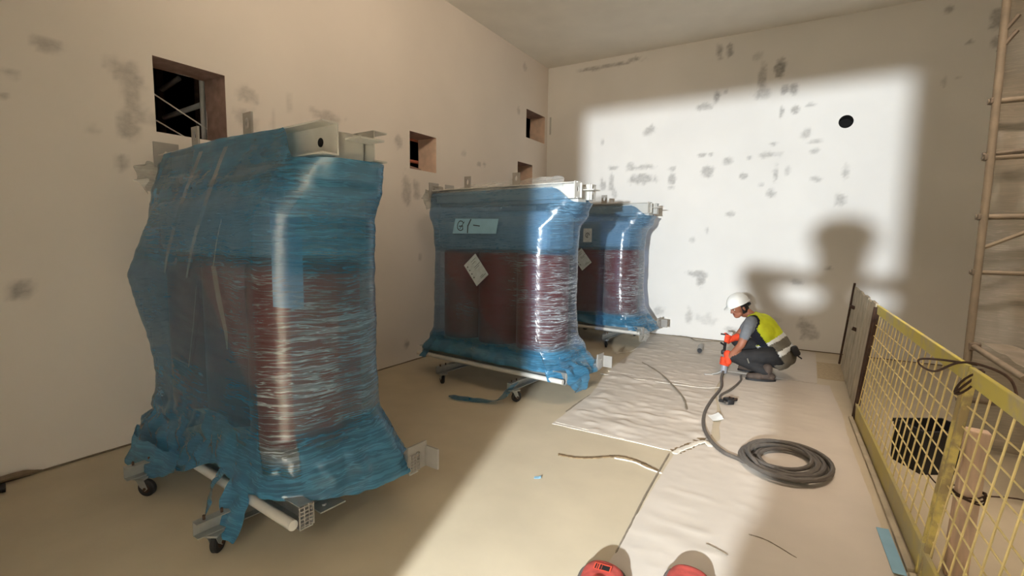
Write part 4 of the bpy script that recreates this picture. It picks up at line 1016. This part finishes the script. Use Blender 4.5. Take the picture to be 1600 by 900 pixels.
# gloves with five curled fingers closed on the tool
def glove(wr, tool_c, tool_ax, grip_r, nm):
    wr = V(wr); c = V(tool_c); ax = V(tool_ax).normalized(); to = (c-wr); to -= ax*to.dot(ax); to.normalize(); lat = ax.cross(to)
    palm = c-to*(grip_r+.020)
    pr = [(wr, palm-to*.01, .036, .034, 0), (palm-ax*.028, palm+ax*.028, .024, .024, 0), (wr-(palm-wr).normalized()*.05, wr, .043, .036, 0)]
    for i, (o_, ln) in enumerate(((-.036, .8), (-.012, 1.0), (.012, 1.08), (.036, .95))):
        b = palm+ax*o_+lat*.014; r = grip_r+.012; th = [2.5, 1.7, .75, -.1*ln]
        q = [c+ax*o_+(lat*math.sin(a)*r+to*(-math.cos(a-0)*-1 if False else math.cos(a))*r*1.0) for a in th]
        q = [c+ax*o_+to*(-math.cos(k_))*r+lat*math.sin(k_)*r for k_ in (.55, 1.25, 2.0, 2.0+.75*ln)]
        pr += [(b, q[0], .0125, .0125, 0), (q[0], q[1], .0122, .0118, 0), (q[1], q[2], .0115, .011, 0), (q[2], q[3], .011, .0095, 0)]
    tb_ = palm+ax*.044-lat*.01; q = [c+ax*.058-lat*(grip_r+.012)*.9-to*.01, c+ax*.055-lat*(grip_r+.008)*.7+to*.022]
    pr += [(palm+ax*.02-lat*.012, tb_-lat*.012, .016, .014, 0), (tb_-lat*.012, q[0], .0135, .012, 0), (q[0], q[1], .012, .010, 0)]
    g = fuse(nm, pr, [GLOVE], W, .0045, 2, WO); g['label'] = 'orange work glove'
TA, TB = V((3.415, 6.03, .050)), V((3.425, 6.04, .20))
glove(wrL, TB+V((0, 0, -.025)), (TB-TA), .034, 'glove')
glove(wrR, V((3.405, 6.20, .405)), V((.15, .3, 1)), .020, 'glove')
# boots
def boot(an, toe, nm):
    an, toe = V(an), V(toe); d = (toe-an); d.z = 0; d.normalize(); s = V((-d.y, d.x, 0))
    base = V((an.x, an.y, 0)); z0 = .018
    g = fuse(nm, [(an+V((0, 0, .05)), V((an.x, an.y, .06)), .052, .048, 0), (base-d*.045+V((0, 0, .055)), base+d*.08+V((0, 0, .055)), .042, .042, 0), (base+d*.08+s*.012+V((0, 0, .050)), base+d*.175+V((0, 0, .045)), .040, .036, 0), (base+d*.08-s*.012+V((0, 0, .050)), base+d*.165-s*.006+V((0, 0, .045)), .040, .034, 0)], [BOOT], W, .008, 3, WO+V((0, 0, -.004)))
    m = MB(); pts = []
    for i in range(20):
        a = 2*math.pi*i/20; p = base+d*(.062+.155*math.cos(a))+s*(.047*math.sin(a)*(1+.15*math.cos(a))); pts.append(p-V((WO.x, WO.y, 0)))
    m.add([p+V((0, 0, z)) for z in (0, .022) for p in pts], [(i, (i+1) % 20, 20+(i+1) % 20, 20+i) for i in range(20)]+[tuple(range(19, -1, -1)), tuple(range(20, 40))]); m.build('boot_sole', M_BLACK, g)
boot(anL, V(anL)+V((-.2, -.05, 0)), 'boot'); boot(anR, V(anR)+V((-.2, .02, 0)), 'boot')
m = MB(); m.cbox(V((4.115, 6.10, .37))-WO, (.07, .09, .11), .02, Matrix.Rotation(-.5, 3, 'Y')); m.tube([V((4.13, 6.08, .33))-WO, V((4.18, 6.06, .30))-WO], .008, 8); m.build('belt_pouch', M_BLACK, W)
m = MB(); m.tube([V((3.66, 5.975, .25))-WO, V((3.68, 5.968, .20))-WO], .007, 6); m.build('knee_reflector', VGREY, W)
# power tool in his hands
e = empty('power_tool', (TA.x, TA.y, 0)); O = V(e.location); ax = (TB-TA).normalized()
m = MB(); m.tube([TA-O+ax*s for s in (-.02, -.012, .05, .10, .13, .20, .215)], [.022, .036, .040, .038, .033, .030, .022], 18); m.build('body', TOOLG, e)
m = MB(); m.tube(catmull([TB-O, V((3.405, 6.10, .28))-O, V((3.40, 6.17, .36))-O, V((3.408, 6.21, .46))-O], 6), .016, 10); m.build('rear_handle', M_BLACK, e)
m = MB(); m.tube([V((3.405, 6.14, .33))-O, V((3.36, 6.10, .37))-O], .010, 8).tube([V((3.408, 6.21, .45))-O, V((3.34, 6.20, .455))-O], .010, 8).cbox(V((3.40, 6.07, .27))-O, (.05, .06, .05), .012); m.build('switch_block', M_BLACK, e)
m = MB(); m.tube([TA-O+ax*.02, V((3.36, 6.0, .03))-O, V((3.30, 5.97, .016))-O], [.016, .013, .010], 10); m.build('chisel_shank', M_STEEL, e)
m = MB(); m.cbox(V((3.265, 5.955, .014))-O, (.09, .05, .006), .001, Matrix.Rotation(.4, 3, 'Z')); m.build('chisel_blade', M_WHITE, e)
tag(e, 'grey hand-held scraping tool gripped by the worker', 'power tool')

# red shoes at the bottom edge of the picture, toes pointing into the room
M_SHOE = plain('red_shoe_upper', (178, 74, 66), .7, 0, .3, 22, bump=.3, bscale=40); M_TRIM = plain('grey_shoe_trim', (96, 88, 84), .75, 0, .15, 20)
def shoe(tip, d, label, logo):
    tip = V(tip); d = V(d).normalized(); s = V((d.y, -d.x, 0)); L, Wd = .46, .19
    e = empty('red_shoe', tip-d*L*.5); O = V(e.location)
    def half(t): # half-width along the shoe, t from toe (0) to heel (1)
        return Wd/2*(math.sqrt(max(0, 1-(1-min(1, t/.22))**2))*(1-.22*smoothstep(.3, .62, t))*(math.sqrt(max(0, 1-((t-.86)/.14)**2)) if t > .86 else 1))
    def height(t): return .055+.035*smoothstep(0, .14, t)+.06*smoothstep(.48, .74, t)
    N, K = 34, 18; vs = []
    ts = [1-math.cos(math.pi/2*i/N) for i in range(N+1)]
    ts = [i/N for i in range(N+1)]; ts = [t**1.35 for t in ts]
    for t in ts:
        hw, hh = max(.002, half(t)), height(t)
        for k in range(K+1):
            a = math.pi*k/K; z = .022+max(.0, hh-.022)*(math.sin(a)**.72)*min(1, (t/.10)**.5 if t < .10 else 1)
            vs.append(tip-d*t*L+s*hw*math.cos(a)+V((0, 0, z))-O)
    m = MB(); fs = []
    for i in range(N):
        for k in range(K):
            tmid = (ts[i]+ts[i+1])/2
            if .70 < tmid < .95 and K*.30 < k+.5 < K*.70: continue       # foot opening
            fs.append((i*(K+1)+k, i*(K+1)+k+1, (i+1)*(K+1)+k+1, (i+1)*(K+1)+k))
    m.add(vs, fs); m.sm = True; up = m.build('upper', M_SHOE, e); md = up.modifiers.new('t', 'SOLIDIFY'); md.thickness = .006; md.offset = -1
    m = MB(); n = 48; ring = []
    for i in range(n):
        a = i/n; t = (2*a if a < .5 else 2-2*a); t = t**1.2; sg = 1 if a < .5 else -1
        ring.append(tip-d*(t*L*1.01-.003)+s*sg*(half(t)+.004)-O)
    m.add([p+V((0, 0, z)) for z in (0, .024) for p in ring], [(i, (i+1) % n, n+(i+1) % n, n+i) for i in range(n)]+[tuple(range(n-1, -1, -1)), tuple(range(n, 2*n))]); m.build('sole', M_TRIM, e)
    m = MB(); m.tube([p+V((0, 0, .030)) for p in ring]+[ring[0]+V((0, 0, .030))], .010, 8, False); m.build('welt', M_TRIM, e)
    m = MB()
    for i in range(4):
        t = .56+.03*i; z = height(t)+.004; m.tube([tip-d*t*L+s*(half(t)*.5*q)+V((0, 0, z-.018*q*q))-O for q in (-1, -.5, 0, .5, 1)], .005, 6)
    m.build('laces', M_BLACK, e)
    if logo:
        m = MB(); c = tip-d*.115-O+V((0, 0, height(.115/L)+.006)); m.add([c+s*a+d*b-V((0, 0, .0)) for a, b in ((-.038, -.022), (.038, -.022), (.038, .026), (-.038, .026))], [(0, 1, 2, 3)]); lb = m.build('badge', plain('badge_orange', (222, 84, 60), .5), e)
        m = MB()
        for i, wq in enumerate((.006, .004, .008, .004)): 
            xx = -.032+.010*i; cc_ = c+s*xx+V((0, 0, .0012)); m.add([cc_+s*a+d*b for a, b in ((0, -.018), (wq, -.018), (wq, .018), (0, .018))], [(0, 1, 2, 3)])
        cc_ = c+s*.016+V((0, 0, .0012)); m.add([cc_+s*a+d*b for a, b in ((-.014, -.016), (.016, -.016), (.016, .016), (-.014, .016))], [(0, 1, 2, 3)]); m.build('badge_print', M_BLACK, lb)
    return tag(e, label, 'shoe', 'red shoes at the bottom edge')
pl, pr_ = FP0(950, 874, .07), FP0(1083, 882, .07)
shoe(V((pl.x, pl.y, .007)), (-.13, 1, 0), 'left red shoe with a black-and-white badge, toe at the bottom edge', True)
shoe(V((pr_.x, pr_.y, .007)), (-.02, 1, 0), 'right red shoe with a plain toe, at the bottom edge', False)

# photographer standing in the doorway behind the camera (casts the shadow on the back wall)
PO = V((4.215, -.50, 0)); Pn = empty('person', PO); y = -.50; X = 4.215
fuse('body', [((X, y, .98), (X, y, 1.12), .15, .14, 1), ((X, y, 1.12), (X, y, 1.40), .15, .165, 0), ((X-.12, y, 1.47), (X+.12, y, 1.47), .085, .085, 0), ((X, y, 1.50), (X, y+.02, 1.64), .055, .052, 2), ((X, y+.04, 1.69), (X, y+.04, 1.765), .078, .082, 2),
    ((X-.10, y, .95), (X-.11, y+.02, .52), .095, .07, 1), ((X-.11, y+.02, .52), (X-.11, y-.02, .10), .066, .048, 1), ((X+.10, y, .95), (X+.11, y+.02, .52), .095, .07, 1), ((X+.11, y+.02, .52), (X+.11, y-.02, .10), .066, .048, 1),
    ((X-.11, y-.04, .05), (X-.11, y+.16, .04), .045, .04, 1), ((X+.11, y-.04, .05), (X+.11, y+.16, .04), .045, .04, 1),
    ((X-.18, y, 1.47), (X-.27, y+.12, 1.64), .062, .052, 0), ((X-.27, y+.12, 1.64), (X-.14, y+.30, 1.63), .048, .035, 2), ((X-.14, y+.30, 1.63), (X-.09, y+.33, 1.62), .035, .03, 2),
    ((X+.18, y, 1.47), (X+.25, y+.12, 1.62), .064, .054, 0), ((X+.25, y+.12, 1.62), (X+.12, y+.30, 1.62), .048, .035, 2), ((X+.12, y+.30, 1.62), (X+.07, y+.33, 1.61), .035, .03, 2)], [NAVY, PANTS, SKIN], Pn, .02, 5, PO)
m = MB(); m.ell((0, .04, 1.79), (.10, .115, .075)); m.build('helmet', HELM, Pn)
m = MB(); m.cbox((0, .34, 1.62), (.155, .010, .078), .004); m.build('phone', M_BLACK, Pn)
tag(Pn, 'photographer in a helmet standing in the doorway behind the camera', 'person')
